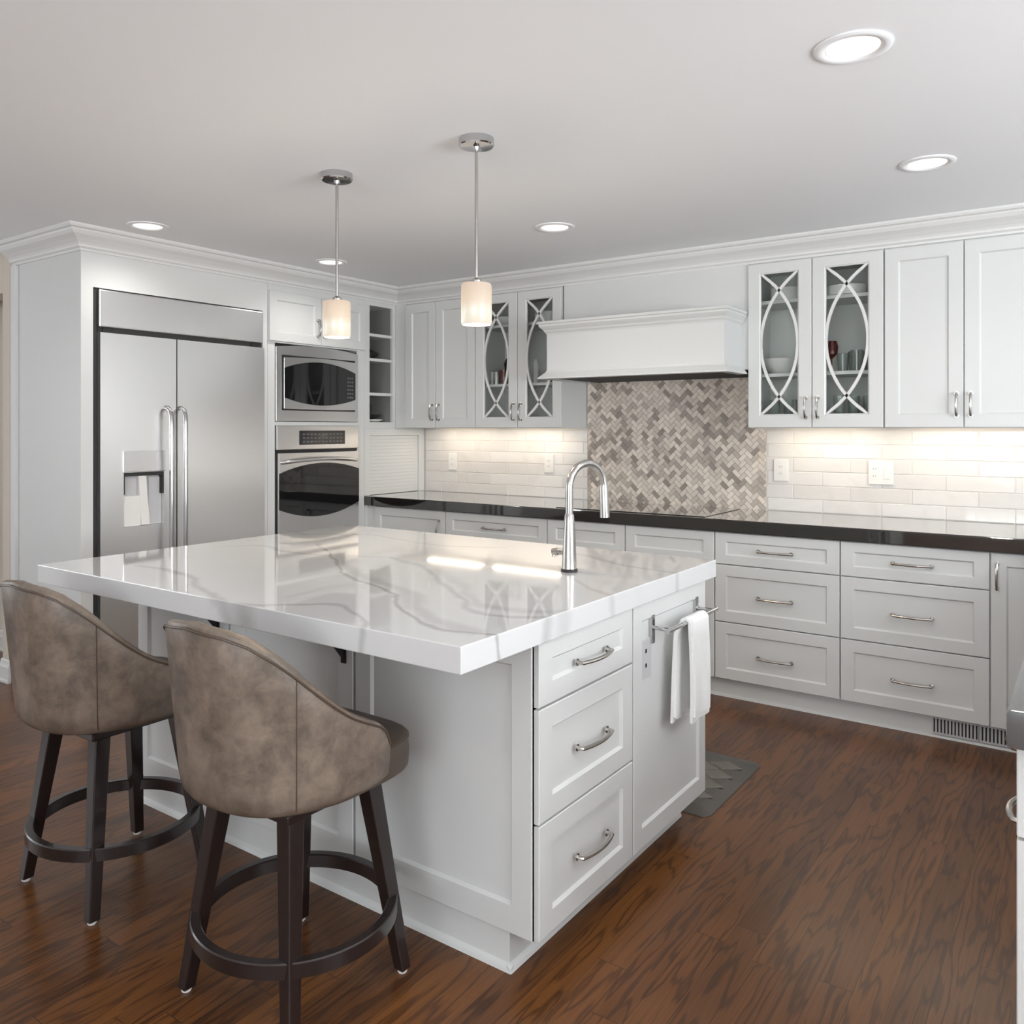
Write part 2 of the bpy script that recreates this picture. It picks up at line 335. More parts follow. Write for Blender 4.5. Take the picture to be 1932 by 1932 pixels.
# plane maps: 'Y' faces -Y (u = x), 'X' faces +X (u = y), 'Z' side facing -X (u = y)
def pm(plane, F):
    if plane == 'Y': return lambda u, z, n: (u, F-n, z)
    if plane == 'X': return lambda u, z, n: (F+n, u, z)
    if plane == 'W': return lambda u, z, n: (F-n, u, z)
def ringfaces(mb, f, loops):     # loops: list of (u0,u1,z0,z1,n) nested rectangles
    vs = []
    for u0, u1, z0, z1, n in loops: vs += [f(u0, z0, n), f(u1, z0, n), f(u1, z1, n), f(u0, z1, n)]
    fs = []
    for j in range(len(loops)-1):
        for i in range(4): fs.append((4*j+i, 4*j+(i+1) % 4, 4*j+4+(i+1) % 4, 4*j+4+i))
    return vs, fs
def shaker(plane, F, u0, u1, z0, z1, t=0.02, rail=0.058, dz=0.009, rz=None):
    """door or drawer front with a frame and a sunk panel; F is the front plane"""
    f = pm(plane, F); mb = MB(); c = 0.002; rz = rz or rail; b2 = 0.007
    L_ = [(u0, u1, z0, z1, -t), (u0, u1, z0, z1, -c), (u0+c, u1-c, z0+c, z1-c, 0), (u0+rail, u1-rail, z0+rz, z1-rz, 0),
          (u0+rail+b2*0.5, u1-rail-b2*0.5, z0+rz+b2*0.5, z1-rz-b2*0.5, -dz*0.45),
          (u0+rail+b2, u1-rail-b2, z0+rz+b2, z1-rz-b2, -dz)]
    vs, fs = ringfaces(mb, f, L_); fs += [(0, 3, 2, 1), tuple(range(len(vs)-4, len(vs)))]
    mb.add(vs, fs); return mb
def glassframe(plane, F, u0, u1, z0, z1, g0, g1, gz0, gz1, t=0.02):
    f = pm(plane, F); mb = MB(); c = 0.002
    L_ = [(g0, g1, gz0, gz1, -t), (u0, u1, z0, z1, -t), (u0, u1, z0, z1, -c), (u0+c, u1-c, z0+c, z1-c, 0), (g0-0.008, g1+0.008, gz0-0.008, gz1+0.008, 0), (g0, g1, gz0, gz1, -0.006), (g0, g1, gz0, gz1, -t)]
    vs, fs = ringfaces(mb, f, L_); mb.add(vs, fs); return mb
def pull(plane, F, u, z, Ln, vertical=False, proj=0.032, r=0.0058):
    f = pm(plane, F); mb = MB(); P = []
    P.append((-Ln/2, 0)); P.append((-Ln/2, proj*0.5))
    for i in range(9):
        a = -1+2*i/8; P.append((a*Ln/2*0.985, proj*0.62+proj*0.38*(1-a*a)))
    P.append((Ln/2, proj*0.5)); P.append((Ln/2, 0))
    path = [f(u, z+a, n) if vertical else f(u+a, z, n) for a, n in P]
    mb.tube(path, [r*1.1, r]+[r]*9+[r, r*1.1], 8)
    for sg in (-1, 1):
        q = (u, z+sg*Ln/2) if vertical else (u+sg*Ln/2, z)
        mb.tube([f(q[0], q[1], 0), f(q[0], q[1], 0.004)], r*1.8, 10)
    return mb
def boxp(mb, plane, F, u0, u1, z0, z1, n0, n1, c=0):
    a = pm(plane, F)(u0, z0, n0); b_ = pm(plane, F)(u1, z1, n1)
    return mb.box(a[0], b_[0], a[1], b_[1], a[2], b_[2], c)

# ================================================================ STRUCTURE
struct('floor', MB().box(-7.2, 3.3, -4.1, YW+0.1, -0.05, 0.0), 'floor')
# ceiling with round holes for the downlights
LIGHTS = [(-0.53, 2.31), (-0.53, 3.48), (-2.22, 3.51), (-3.86, 2.32), (-3.79, 3.46)]
bm = bmesh.new(); res = []
struct('ceiling', MB().box(-7.2, 3.3, -4.1, YW+0.1, CEIL, CEIL+0.08), 'ceil')
wb = struct('wall_back', MB().box(-4.95, 3.3, YW, YW+0.1, 0, CEIL), 'white_wall')
struct('wall_left', MB().box(-4.97, -4.86, 2.161, YW, 0, CEIL), 'beige')
# hallway wall beyond the tall cabinet: end of wall, header and set-back wall
mb = MB().box(-4.978, -4.896, 2.130, 2.160, 0, CEIL); struct('wall_hall_end', mb, 'beige')
mb = MB().box(-7.1, -4.979, 2.130, 2.25, 2.155, CEIL); struct('wall_hall_header', mb, 'beige')
struct('wall_hall', MB().box(-7.1, -4.971, 2.42, 2.52, 0, CEIL), 'beige')
def baseb(name, x0, x1, yf):
    mb = MB(); prof = [(0, 0), (0.018, 0), (0.018, 0.012), (0.014, 0.02), (0.014, 0.085), (0.009, 0.10), (0.006, 0.118), (0, 0.125)]
    mb.prism(prof, lambda u, v, w_: (w_, yf-u, v), x0, x1); return struct(name, mb, 'trim')
baseb('baseboard_hall', -7.1, -4.975, 2.42); baseb('baseboard_end', -4.990, -4.880, 2.130)
# far walls with the windows that light the room
def wall_with_hole(name, axis, pos, a0, a1, h0, h1, z0, z1, th, mat):
    mb = MB()
    def bx(p, q, r, s_):
        if axis == 'Y': mb.box(p, q, pos, pos+th, r, s_)
        else: mb.box(pos, pos+th, p, q, r, s_)
    bx(a0, h0, 0, CEIL); bx(h1, a1, 0, CEIL); bx(h0, h1, 0, z0); bx(h0, h1, z1, CEIL)
    return struct(name, mb, mat)
wall_with_hole('wall_front', 'Y', -4.1, -7.2, 3.3, -1.5, 2.3, 0.45, 2.35, 0.1, 'white_wall')
wall_with_hole('wall_right', 'X', 3.2, -4.1, YW, 0.3, 2.9, 0.6, 2.3, 0.1, 'white_wall')
wall_with_hole('wall_hall_far', 'X', -7.2, -4.1, 2.6, -2.1, 0.3, 0.5, 2.3, 0.1, 'white_wall')
def window(name, axis, pos, h0, h1, z0, z1, nm):
    mb = MB()
    def bx(p, q, r, s_, d=0.0):
        if axis == 'Y': mb.box(p, q, pos-0.03, pos+0.03, r, s_)
        else: mb.box(pos-0.03, pos+0.03, p, q, r, s_)
    bx(h0, h0+0.05, z0, z1); bx(h1-0.05, h1, z0, z1); bx(h0+0.05, h1-0.05, z0, z0+0.05); bx(h0+0.05, h1-0.05, z1-0.05, z1)
    for k in range(1, nm):
        u = h0+(h1-h0)*k/nm; bx(u-0.025, u+0.025, z0+0.05, z1-0.05)
    return struct(name, mb, 'trim')
window('window_1', 'Y', -4.05, -1.5, 2.3, 0.45, 2.35, 4)
window('window_2', 'X', 3.25, 0.3, 2.9, 0.6, 2.3, 3)
window('window_3', 'X', -7.15, -2.1, 0.3, 0.5, 2.3, 3)

# crown moulding swept round the cabinets
prof = [(0.0, 2.298), (0.008, 2.298), (0.010, 2.308), (0.020, 2.316), (0.022, 2.326), (0.030, 2.336), (0.050, 2.352), (0.074, 2.366), (0.086, 2.380), (0.090, 2.388), (0.104, 2.392), (0.110, 2.400), (0.110, CEIL), (0.0, CEIL)]
YP = 2.150
path = [(-4.90, YP), (XF, YP), (XF, YU+0.02), (XR, YU+0.02)]
dirs = [(0, -1), (1, -1), (1, -1), (0, -1)]
vs = []; fs = []; n = len(prof)
for (px_, py_), (dx, dy) in zip(path, dirs):
    for d, z in prof: vs.append((px_+dx*d, py_+dy*d, z))
for i in range(3):
    for k in range(n): fs.append((i*n+k, i*n+(k+1) % n, (i+1)*n+(k+1) % n, (i+1)*n+k))
fs.append(tuple(range(n))); fs.append(tuple(3*n+k for k in range(n)))
mb = MB(); mb.add(vs, fs); struct('trim_1', mb, 'trim')

# ---------------------------------------------------------------- backsplash
def subway(x0, x1, z0, z1):
    mb = MB(); th = 0.0775; tw = 0.306; row = 0; z = 1.391
    rnd = random.Random(3)
    while z > z0+0.001:
        zb = max(z-th, z0); off = -1.103 if row % 2 == 0 else -1.250
        k0 = math.floor((x0-off)/tw)-1
        for k in range(k0, k0+30):
            a = off+k*tw+0.0012; b_ = off+(k+1)*tw-0.0012
            a = max(a, x0); b_ = min(b_, x1)
            if b_-a < 0.006: continue
            tl = [rnd.uniform(-0.0009, 0.0009) for _ in range(4)]; y = YW-0.010
            za, zz = zb+0.0012, min(z, z1)-0.0012; c = 0.0025
            vs = [(a, y+0.004, za), (b_, y+0.004, za), (b_, y+0.004, zz), (a, y+0.004, zz), (a+c, y+tl[0], za+c), (b_-c, y+tl[1], za+c), (b_-c, y+tl[2], zz-c), (a+c, y+tl[3], zz-c)]
            mb.add(vs, [(4,5,6,7),(0,1,5,4),(1,2,6,5),(2,3,7,6),(3,0,4,7)], rnd.random())
        z -= th; row += 1
    return mb
HX0, HX1 = -2.748, -1.563
t_ = subway(XF+0.012, HX0, CT, UB); t_.v += []; o = t_.build('subway_tile', 'subway', wb); 
o = subway(HX1, XR, CT, UB).build('subway_tile', 'subway', wb)
o = MB().box(XF+0.012, HX0, YW-0.0075, YW-0.0005, CT-0.06, UB+0.02).box(HX1, XR, YW-0.0075, YW-0.0005, CT-0.06, UB+0.02).box(HX0, HX1, YW-0.0075, YW-0.0005, CT-0.06, 1.80).build('grout', 'grout', wb)
# herringbone
W_ = 0.0262; rt = math.sqrt(0.5); rnd = random.Random(11); HB = bmesh.new(); cxh = (HX0+HX1)/2; czh = 1.35
lay = HB.faces.layers.float.new('tone'); y = YW-0.0125; gp = 0.0011
for i in range(-50, 50):
    for j in range(-50, 50):
        c = (i-j) % 4
        if c == 0: w_, h_ = 2, 1
        elif c == 3: w_, h_ = 1, 2
        else: continue
        u0, v0, u1, v1 = i*W_+gp, j*W_+gp, (i+w_)*W_-gp, (j+h_)*W_-gp
        um, vm = (u0+u1)/2, (v0+v1)/2; X_ = cxh+(um-vm)*rt; Z_ = czh+(um+vm)*rt
        if X_ < HX0-0.04 or X_ > HX1+0.04 or Z_ < CT-0.04 or Z_ > 1.80: continue
        q = []
        for a, b_ in ((u0, v0), (u1, v0), (u1, v1), (u0, v1)): q.append((cxh+(a-b_)*rt, czh+(a+b_)*rt))
        tn = rnd.choice([0.02, 0.15, 0.4, 0.6, 0.7, 0.75, 0.8, 0.9, 1.0, 0.3, 0.8, 0.85])+rnd.uniform(-0.05, 0.05)
        top = [HB.verts.new((a, y, b_)) for a, b_ in q]; bot = [HB.verts.new((a, y+0.004, b_)) for a, b_ in q]
        F_ = [HB.faces.new(top)]+[HB.faces.new((top[k], top[(k+1) % 4], bot[(k+1) % 4], bot[k])) for k in range(4)]
        for f_ in F_: f_[lay] = tn
for co, no in (((HX0+0.001, 0, 0), (-1, 0, 0)), ((HX1-0.001, 0, 0), (1, 0, 0)), ((0, 0, CT), (0, 0, -1)), ((0, 0, 1.80), (0, 0, 1))):
    bmesh.ops.bisect_plane(HB, geom=HB.verts[:]+HB.edges[:]+HB.faces[:], plane_co=co, plane_no=no, clear_outer=True)
me = bpy.data.meshes.new('herringbone_tile'); HB.faces.ensure_lookup_table(); HB.to_mesh(me); HB.free(); me.materials.append(M['herring'])
o = bpy.data.objects.new('herringbone_tile', me); COL.objects.link(o); o.parent = wb; o['label'] = 'beige and grey herringbone mosaic panel behind the cooktop'

# ================================================================ BACK WALL BASE CABINETS
def base_unit(name, label, x0, x1, fronts, group='base cabinets along the back wall', kick=True):
    """fronts: list of (kind, z0, z1, handle) with kind door/drawer/panel"""
    t = thing(name, label, 'cabinet', ((x0+x1)/2, YW-0.3, 0), group)
    MB().box(x0, x1, YB+0.021, YW-0.012, 0.10, CTB-0.001).build('body', 'cab', t)
    mb = MB().box(x0, x1, 4.192, 4.21, 0.0, 0.10)
    mb.prism([(0, 0), (0.012, 0), (0.009, 0.009), (0, 0.014)], lambda u, v, w_: (w_, 4.192-u, v), x0, x1)
    mb.build('toe_kick', 'cab', t)
    g = 0.0028
    for kind, z0, z1, hd in fronts:
        a, b_ = x0+g, x1-g
        o = shaker('Y', YB, a, b_, z0, z1, rail=0.058, rz=0.046 if z1-z0 < 0.2 else 0.055).build('drawer' if kind == 'drawer' else ('door' if kind == 'door' else 'false_front'), 'cab', t)
        if hd:
            hh = pull('Y', YB, *hd).build('handle', 'nickel', o, smooth=True)
    return t
D3 = lambda xc, L_: [('drawer', 0.699, 0.862, (xc, 0.778, L_)), ('drawer', 0.401, 0.694, (xc, 0.540, L_)), ('drawer', 0.104, 0.396, (xc, 0.238, L_))]
base_unit('base_cabinet', 'corner base cabinet with a single door beside the oven tower', -4.108, -3.463, [('door', 0.104, 0.862, (-3.515, 0.745, 0.11, True))])
base_unit('drawer_cabinet', 'drawer cabinet seen just left of the faucet, one pull showing', -3.463, -2.677, D3(-3.07, 0.165))
base_unit('base_cabinet', 'narrow cooktop cabinet front directly behind the faucet, without pull', -2.677, -2.159, [('panel', 0.699, 0.862, None), ('door', 0.104, 0.694, None)])
base_unit('base_cabinet', 'cooktop cabinet front right of the faucet, without pull', -2.159, -1.636, [('panel', 0.699, 0.862, None), ('door', 0.104, 0.694, None)])
base_unit('drawer_cabinet', 'three-drawer white cabinet just right of the island corner', -1.636, -1.009, D3(-1.322, 0.165))
base_unit('drawer_cabinet', 'widest three-drawer white cabinet, above the floor vent', -1.009, -0.384, D3(-0.694, 0.163))
base_unit('base_cabinet', 'corner base cabinet with vertical pull at the far right', -0.384, -0.06, [('door', 0.104, 0.862, (-0.357, 0.76, 0.11, True))])
single(MB().box(XF+0.001, -4.109, YB+0.008, YB+0.03, 0.0, CTB-0.001).box(-4.30, XF+0.001, YC+0.001, YB+0.03, 0.0, CTB-0.001), 'filler_strip', 'cab', 'narrow white filler strip under the dark worktop beside the oven tower', 'cabinet panel', (-4.14, YB+0.02, 0))

# worktop: back run and the leg on the right, one continuous slab
wt = MB()
poly = [(XF+0.002, YC), (XF+0.002, YW-0.013), (XR, YW-0.013), (XR, YC)]
wt.prism(poly, lambda u, v, w_: (u, v, w_), CTB, CT)
single(wt, 'worktop', 'dstone', 'dark brown polished stone worktop along the whole back wall', 'countertop', (-2.0, 4.4, CTB), bevel=0.004)
single(MB().box(-0.126, XR, 1.599, YC-0.002, CTB+0.001, CT+0.001, 0.009), 'peninsula_countertop', 'gstone', 'grey polished countertop end at the right edge of the view', 'countertop', (0.25, 2.8, CTB+0.001), smooth=True)
# peninsula leg cabinet at the right edge
t = thing('peninsula_cabinet', 'white drawer cabinet at the right edge under the grey counter end', 'cabinet', (0.25, 2.8, 0))
MB().box(-0.0905, XR-0.01, 1.628, YC-0.02, 0.10, CTB-0.001).build('body', 'cab', t)
MB().box(-0.03, XR-0.01, 1.66, YC-0.02, 0.0, 0.10).build('toe_kick', 'cab', t)
for k in range(4):
    a = 1.625+k*0.565; b_ = a+0.56
    o = shaker('W', -0.112, a, b_, 0.716, 0.862).build('drawer', 'cab', t)
    pull('W', -0.112, (a+b_)/2, 0.79, 0.115, False).build('handle', 'nickel', o, smooth=True)
    o = shaker('W', -0.112, a, b_, 0.104, 0.710).build('door', 'cab', t)
    pull('W', -0.112, (a+b_)/2, 0.652, 0.115, False).build('handle', 'nickel', o, smooth=True)
# cooktop
t = thing('cooktop', 'black glass cooktop set in the dark worktop under the hood', 'cooktop', (-2.16, 4.42, CT))
MB().box(-2.63, -1.70, 4.17, 4.69, CT+0.0003, CT+0.0035, 0.001).build('glass_top', 'cook', t)
for k in range(5): MB().box(-2.34+k*0.05, -2.325+k*0.05, 4.20, 4.212, CT+0.0036, CT+0.0040).build('touch_control', 'plastic', t)

# kick-space floor registers
for a, b_, lb in ((-0.615, -0.432, 'left slotted metal vent in the toe kick of the back cabinets'), (-0.424, -0.235, 'right slotted metal vent in the toe kick, next to the peninsula')):
    t = thing('toe_kick_vent', lb, 'vent', ((a+b_)/2, 4.19, 0.055), 'toe kick vents')
    MB().box(a, b_, 4.186, 4.1915, 0.016, 0.094).build('backing', 'dark', t)
    mb = MB().box(a, b_, 4.181, 4.186, 0.086, 0.094).box(a, b_, 4.181, 4.186, 0.016, 0.024)
    nn = 13
    for k in range(nn+1):
        u = a+(b_-a)*k/nn; mb.box(max(a, u-0.0038), min(b_, u+0.0038), 4.181, 4.186, 0.024, 0.086)
    mb.build('grille', 'greyplastic', t)

# ================================================================ WALL CABINETS
def wall_box(x0, x1, open_front=False):
    mb = MB(); s = 0.018; y0 = YU+0.021; y1 = YW-0.009
    if not open_front: mb.box(x0, x1, y0, y1, UB+0.022, CEIL-0.002)
    else:
        mb.box(x0, x0+s, y0, y1, UB, CEIL-0.002); mb.box(x1-s, x1, y0, y1, UB, CEIL-0.002)
        mb.box(x0+s, x1-s, y0, y1, UB+0.022, UB+0.022+s); mb.box(x0+s, x1-s, y0, y1, UT-s, CEIL-0.002)
    if not open_front: mb.box(x0, x0+s, y0, y1, UB, UB+0.022); mb.box(x1-s, x1, y0, y1, UB, UB+0.022)
    mb.box(x0+s, x1-s, y0, y0+s, UB, UB+0.022)
    return mb
def wall_unit(label, x0, xm, x1, hz=1.515, group='wall cabinets on the back wall', left=True):
    t = thing('wall_cabinet', label, 'cabinet', ((x0+x1)/2, 4.6, UB), group)
    wall_box(x0, x1).build('body', 'cab', t)
    for a, b_, hu in ((x0, xm, xm-0.030), (xm, x1, xm+0.030)):
        if b_ <= a: continue
        o = shaker('Y', YU, a+0.002, b_-0.002, UB+0.002, UT, rail=0.062).build('door', 'cab', t)
        pull('Y', YU, hu, hz, 0.104, True).build('handle', 'nickel', o, smooth=True)
    return t
wall_unit('white two-door wall cabinet left of the herringbone, in the corner', -4.078, -3.790, -3.442)
wall_unit('white two-door wall cabinet at the right edge of the view', -0.868, -0.518, -0.165)
single(MB().box(XF+0.001, -4.079, YU+0.006, YW-0.02, UB, CEIL-0.002), 'filler_strip', 'cab', 'white corner filler beside the left wall cabinet', 'cabinet panel', (-4.12, 4.6, UB))
def glass_unit(label, x0, xm, x1, panes, gz0=1.478, gz1=2.232, shelves=(1.69, 2.085)):
    t = thing('glass_cabinet', label, 'cabinet', ((x0+x1)/2, 4.6, UB), 'glass-front wall cabinets')
    wall_box(x0, x1, True).build('body', 'cab', t)
    MB().box(x0+0.018, x1-0.018, YW-0.0095, YW-0.0085, UB+0.041, UT-0.018).box(x0+0.0182, x0+0.0195, YU+0.03, YW-0.01, UB+0.018, UT-0.018).box(x1-0.0195, x1-0.0182, YU+0.03, YW-0.01, UB+0.018, UT-0.018).build('lining', 'cab_in', t)
    for z in shelves: MB().box(x0+0.02, x1-0.02, YU+0.045, YW-0.0098, z-0.009, z+0.009).build('shelf', 'cab', t)
    for (a, b_, hu), (g0, g1) in zip(((x0, xm, xm-0.030), (xm, x1, xm+0.030)), panes):
        o = glassframe('Y', YU, a+0.002, b_-0.002, UB+0.002, UT, g0, g1, gz0, gz1).build('door', 'cab', t)
        MB().box(g0-0.004, g1+0.004, YU+0.012, YU+0.0155, gz0-0.004, gz1+0.004).build('pane', 'glass', o)
        h = gz1-gz0; w_ = g1-g0; R = ((h/2)**2+w_**2)/(2*w_); mb = MB()
        for sg in (1, -1):
            P = []; K = 28; vs = []; fs = []
            for i in range(K+1):
                z = gz0+h*i/K; dz = z-(gz0+h/2); s_ = w_-(R-math.sqrt(max(0, R*R-dz*dz)))
                dsl = dz/math.sqrt(R*R-dz*dz)      # slope
                u = (g0+s_) if sg > 0 else (g1-s_)
                wd = 0.0075*math.sqrt(1+dsl*dsl)
                ua, ub = max(g0-0.003, u-wd), min(g1+0.003, u+wd)
                for uu, nn_ in ((ua, -0.012), (ub, -0.012), (ub, -0.003), (ua, -0.003)): vs.append(pm('Y', YU)(uu, z, nn_))
            for i in range(K):
                for k in range(4): fs.append((4*i+k, 4*i+(k+1) % 4, 4*i+4+(k+1) % 4, 4*i+4+k))
            fs += [(0, 1, 2, 3), (4*K, 4*K+3, 4*K+2, 4*K+1)]
            mb.add(vs, fs)
        mb.build('mullion', 'trim', o)
        pull('Y', YU, hu, 1.51, 0.104, True).build('handle', 'nickel', o, smooth=True)
    return t
glass_unit('glass-front wall cabinet with curved mullions left of the hood', -3.440, -3.091, -2.756, [(-3.364, -3.167), (-3.020, -2.825)])
glass_unit('glass-front wall cabinet with curved mullions right of the hood', -1.559, -1.219, -0.871, [(-1.489, -1.293), (-1.149, -0.945)])
single(MB().box(-0.164, XR, YU+0.006, YW-0.009, UB, CEIL-0.002), 'wall_cabinet', 'cab', 'plain end of the wall cabinets beyond the right edge', 'cabinet panel', (0.2, 4.6, UB))

# under-cabinet lights
def ledbar(label, x0, x1):
    t = thing('undercabinet_light', label, 'light', ((x0+x1)/2, 4.60, UB+0.01), 'light bars under the wall cabinets')
    MB().box(x0, x1, 4.555, 4.630, UB+0.015, UB+0.0215).build('housing', 'plastic', t)
    MB().box(x0+0.01, x1-0.01, 4.560, 4.625, UB+0.010, UB+0.0148).build('diffuser', 'led', t)
ledbar('light bar under the left corner wall cabinet', -3.99, -3.46)
ledbar('light bar under the glass cabinet left of the hood', -3.40, -2.86)
ledbar('light bar under the glass cabinet right of the hood', -1.46, -0.93)
ledbar('light bar under the solid wall cabinet at far right', -0.83, -0.22)

# ================================================================ HOOD
t = thing('range_hood', 'white wooden mantel hood over the herringbone panel', 'range hood', (-2.15, 4.45, 1.70))
hx0, hx1, hy = -2.700, -1.597, 4.18
hb = 4.443
MB().box(hx0, hx1, hy, hb, 1.722, 1.985).build('mantel', 'cab', t)
def flare(prof, x0, x1, y0, endl=True, endr=False):
    mb = MB(); n = len(prof); vs = []; fs = []
    for cx_, cy_, dx, dy in ((x0, hb-0.001, -1, 0), (x0, y0, -1, -1), (x1, y0, 0.78, -1), (x1, hb-0.001, 0.78, 0)):
        for d, z in prof: vs.append((cx_+dx*d, cy_+dy*d, z))
    for i in range(3):
        for k in range(n): fs.append((i*n+k, i*n+(k+1) % n, (i+1)*n+(k+1) % n, (i+1)*n+k))
    fs += [tuple(range(n)), tuple(3*n+k for k in range(n))]
    mb.add(vs, fs); return mb
flare([(-0.02, 1.962), (0.0, 1.962), (0.004, 1.972), (0.012, 1.980), (0.016, 1.990), (0.030, 2.004), (0.036, 2.012), (0.036, 2.022), (0.044, 2.026), (0.044, 2.038), (-0.02, 2.038)], hx0, hx1, hy).build('cornice', 'cab', t)
flare([(-0.03, 1.698), (0.040, 1.698), (0.040, 1.706), (0.022, 1.722), (0.006, 1.738), (0.0, 1.752), (-0.02, 1.752)], hx0, hx1, hy).build('bottom_moulding', 'cab', t)
MB().box(hx0-0.02, hx1+0.015, hy-0.02, hb, 2.030, 2.044).build('top_board', 'cab', t)
MB().box(-2.743, -1.5605, 4.445, YW-0.014, 1.724, CEIL-0.002).build('chimney_panel', 'cab', t)
MB().box(-2.66, -1.59, hy+0.03, YW-0.015, 1.700, 1.7215).build('filter_insert', 'dark', t)

# ================================================================ LEFT TALL RUN
# fridge surround
t = thing('tall_cabinet', 'tall white cabinet surround boxing in the steel refrigerator', 'cabinet', (-4.5, 2.7, 0))
mb = MB()
mb.box(-4.858, XF, 2.150, 2.212, 0.0, CEIL-0.002)
mb.box(-4.858, XF, 3.262, 3.296, 0.0, CEIL-0.002)
mb.box(-4.858, XF, 2.212, 3.262, 2.122, CEIL-0.002)
mb.build('body', 'cab', t)
MB().box(-4.892, -4.838, 2.132, 2.1495, 0.13, 2.295).build('scribe_moulding', 'trim', t)
# refrigerator
t = thing('refrigerator', 'wide built-in stainless steel side-by-side refrigerator', 'refrigerator', (-4.5, 2.75, 0))
MB().box(-4.84, XF-0.012, 2.2135, 3.2605, 0.03, 2.118).build('body', 'dark', t)
f = pm('X', XF)
def curved_panel(y0, y1, z0, z1, n0, n1, bulge=0.012, K=8, cc=0.006):
    mb = MB(); vs = []; fs = []
    for i in range(K+1):
        a = i/K; u = y0+(y1-y0)*a; e_ = min(a, 1-a)*K
        b_ = n1+(bulge if False else 0)
        vs += [f(u, z0, n0), f(u, z0, b_), f(u, z1, b_), f(u, z1, n0)]
    for i in range(K):
        for k in range(4): fs.append((4*i+k, 4*i+(k+1) % 4, 4*i+4+(k+1) % 4, 4*i+4+k))
    fs += [(0, 1, 2, 3), (4*K, 4*K+3, 4*K+2, 4*K+1)]
    mb.add(vs, fs); return mb
MB().box(XF-0.01, XF+0.012, 2.238, 3.256, 1.923, 2.114, 0.006).build('grille_panel', 'steel_v', t)
MB().box(XF-0.012, XF-0.006, 2.24, 3.255, 1.894, 1.926).build('vent_gap', 'dark', t)
for a in (2.262, 3.178): MB().box(XF-0.006, XF+0.002, a, a+0.055, 1.900, 1.918).build('hinge', 'black', t)
# left door with dispenser cut-out
DY0, DY1, DZ0, DZ1 = 2.362, 2.590, 0.885, 1.170
mb = MB(); x0, x1 = XF-0.010, XF+0.022
d = MB()
for a, b_, c, e_ in ((2.238, DY0, 0.10, 1.893), (DY1, 2.664, 0.10, 1.893), (DY0, DY1, 0.10, DZ0), (DY0, DY1, DZ1, 1.893)): d.box(x0, x1, a, b_, c, e_)
dl = d.build('door', 'steel_v', t)
hd = MB()
def fhandle(yc):
    P = [(yc, 1.515, 0.022), (yc, 1.512, 0.045), (yc, 1.500, 0.066), (yc, 1.470, 0.076)]
    for i in range(7): P.append((yc, 1.40-i*(1.40-0.42)/6, 0.080))
    P += [(yc, 0.35, 0.076), (yc, 0.325, 0.062), (yc, 0.312, 0.042), (yc, 0.31, 0.022)]
    return MB().tube([f(*p) for p in P], 0.0125, 12)
fhandle(2.600).build('handle', 'hsteel', dl, smooth=True)
MB().box(x0, x1-0.002, 2.6645, 2.6705, 0.10, 1.893).build('door_gap', 'black', t)
dr = MB().box(x0, x1, 2.671, 3.256, 0.10, 1.893).build('door', 'steel_v', t)
fhandle(2.684).build('handle', 'hsteel', dr, smooth=True)
MB().box(XF-0.05, XF-0.012, 2.24, 3.255, 0.0, 0.095).build('kick_plate', 'dark', t)
dp = MB().box(XF+0.022, XF+0.028, 2.357, 2.596, 1.172, 1.283, 0.002).build('dispenser_panel', 'steel', dl)
mb = MB()
mb.box(XF-0.011, XF-0.0105, DY0, DY1, DZ0, DZ1); o = mb.build('dispenser_recess', 'greyplastic', dl)
MB().box(XF-0.010, XF+0.020, DY0+0.001, DY0+0.008, 1.055, DZ1-0.001).box(XF-0.010, XF+0.020, DY1-0.012, DY1-0.002, 1.05, DZ1-0.001).box(XF-0.010, XF+0.021, DY0+0.001, DY1-0.001, 1.150, DZ1-0.001).build('dispenser_hood', 'dark', dl)
MB().box(XF-0.010, XF+0.012, DY0+0.001, DY0+0.10, DZ0+0.001, 1.045).build('dispenser_tray', 'plastic', dl)
mb = MB(); mb.prism([(2.448, 1.148), (2.490, 1.155), (2.512, 0.888), (2.465, 0.888)], lambda u, v, w_: f(u, v, w_), -0.008, 0.016); mb.build('dispenser_paddle', 'plastic', dl)
MB().box(XF-0.0104, XF-0.002, 2.515, DY1-0.001, DZ0+0.001, 1.14).build('dispenser_back', 'greyplastic', dl)

# oven tower
t = thing('oven_tower', 'tall white cabinet holding the microwave above the wall oven', 'cabinet', (-4.5, 3.72, 0))
mb = MB()
mb.box(-4.858, XF, 3.2975, 3.352, 0.0, CEIL-0.002); mb.box(-4.858, XF, 4.052, YC-0.001, 0.0, CEIL-0.002)
mb.box(-4.858, XF, 3.352, 4.052, 1.936, CEIL-0.002); mb.box(-4.858, XF, 3.352, 4.052, 1.4215, 1.4445); mb.box(-4.858, XF, 3.352, 4.052, 0.0, 0.71)
mb.build('body', 'cab', t)
for a, b_, hu in ((3.300, 3.712, 3.680), (3.716, 4.130, 3.735)):
    if b_ > YC-0.003: b_ = YC-0.003
    o = shaker('X', XF+0.020, a, b_, 1.945, 2.255, rail=0.055).build('door', 'cab', t)
    pull('X', XF+0.020, hu, 2.055, 0.104, True).build('handle', 'nickel', o, smooth=True)
shaker('X', XF+0.02, 3.305, YC-0.004, 0.12, 0.70).build('drawer', 'cab', t)
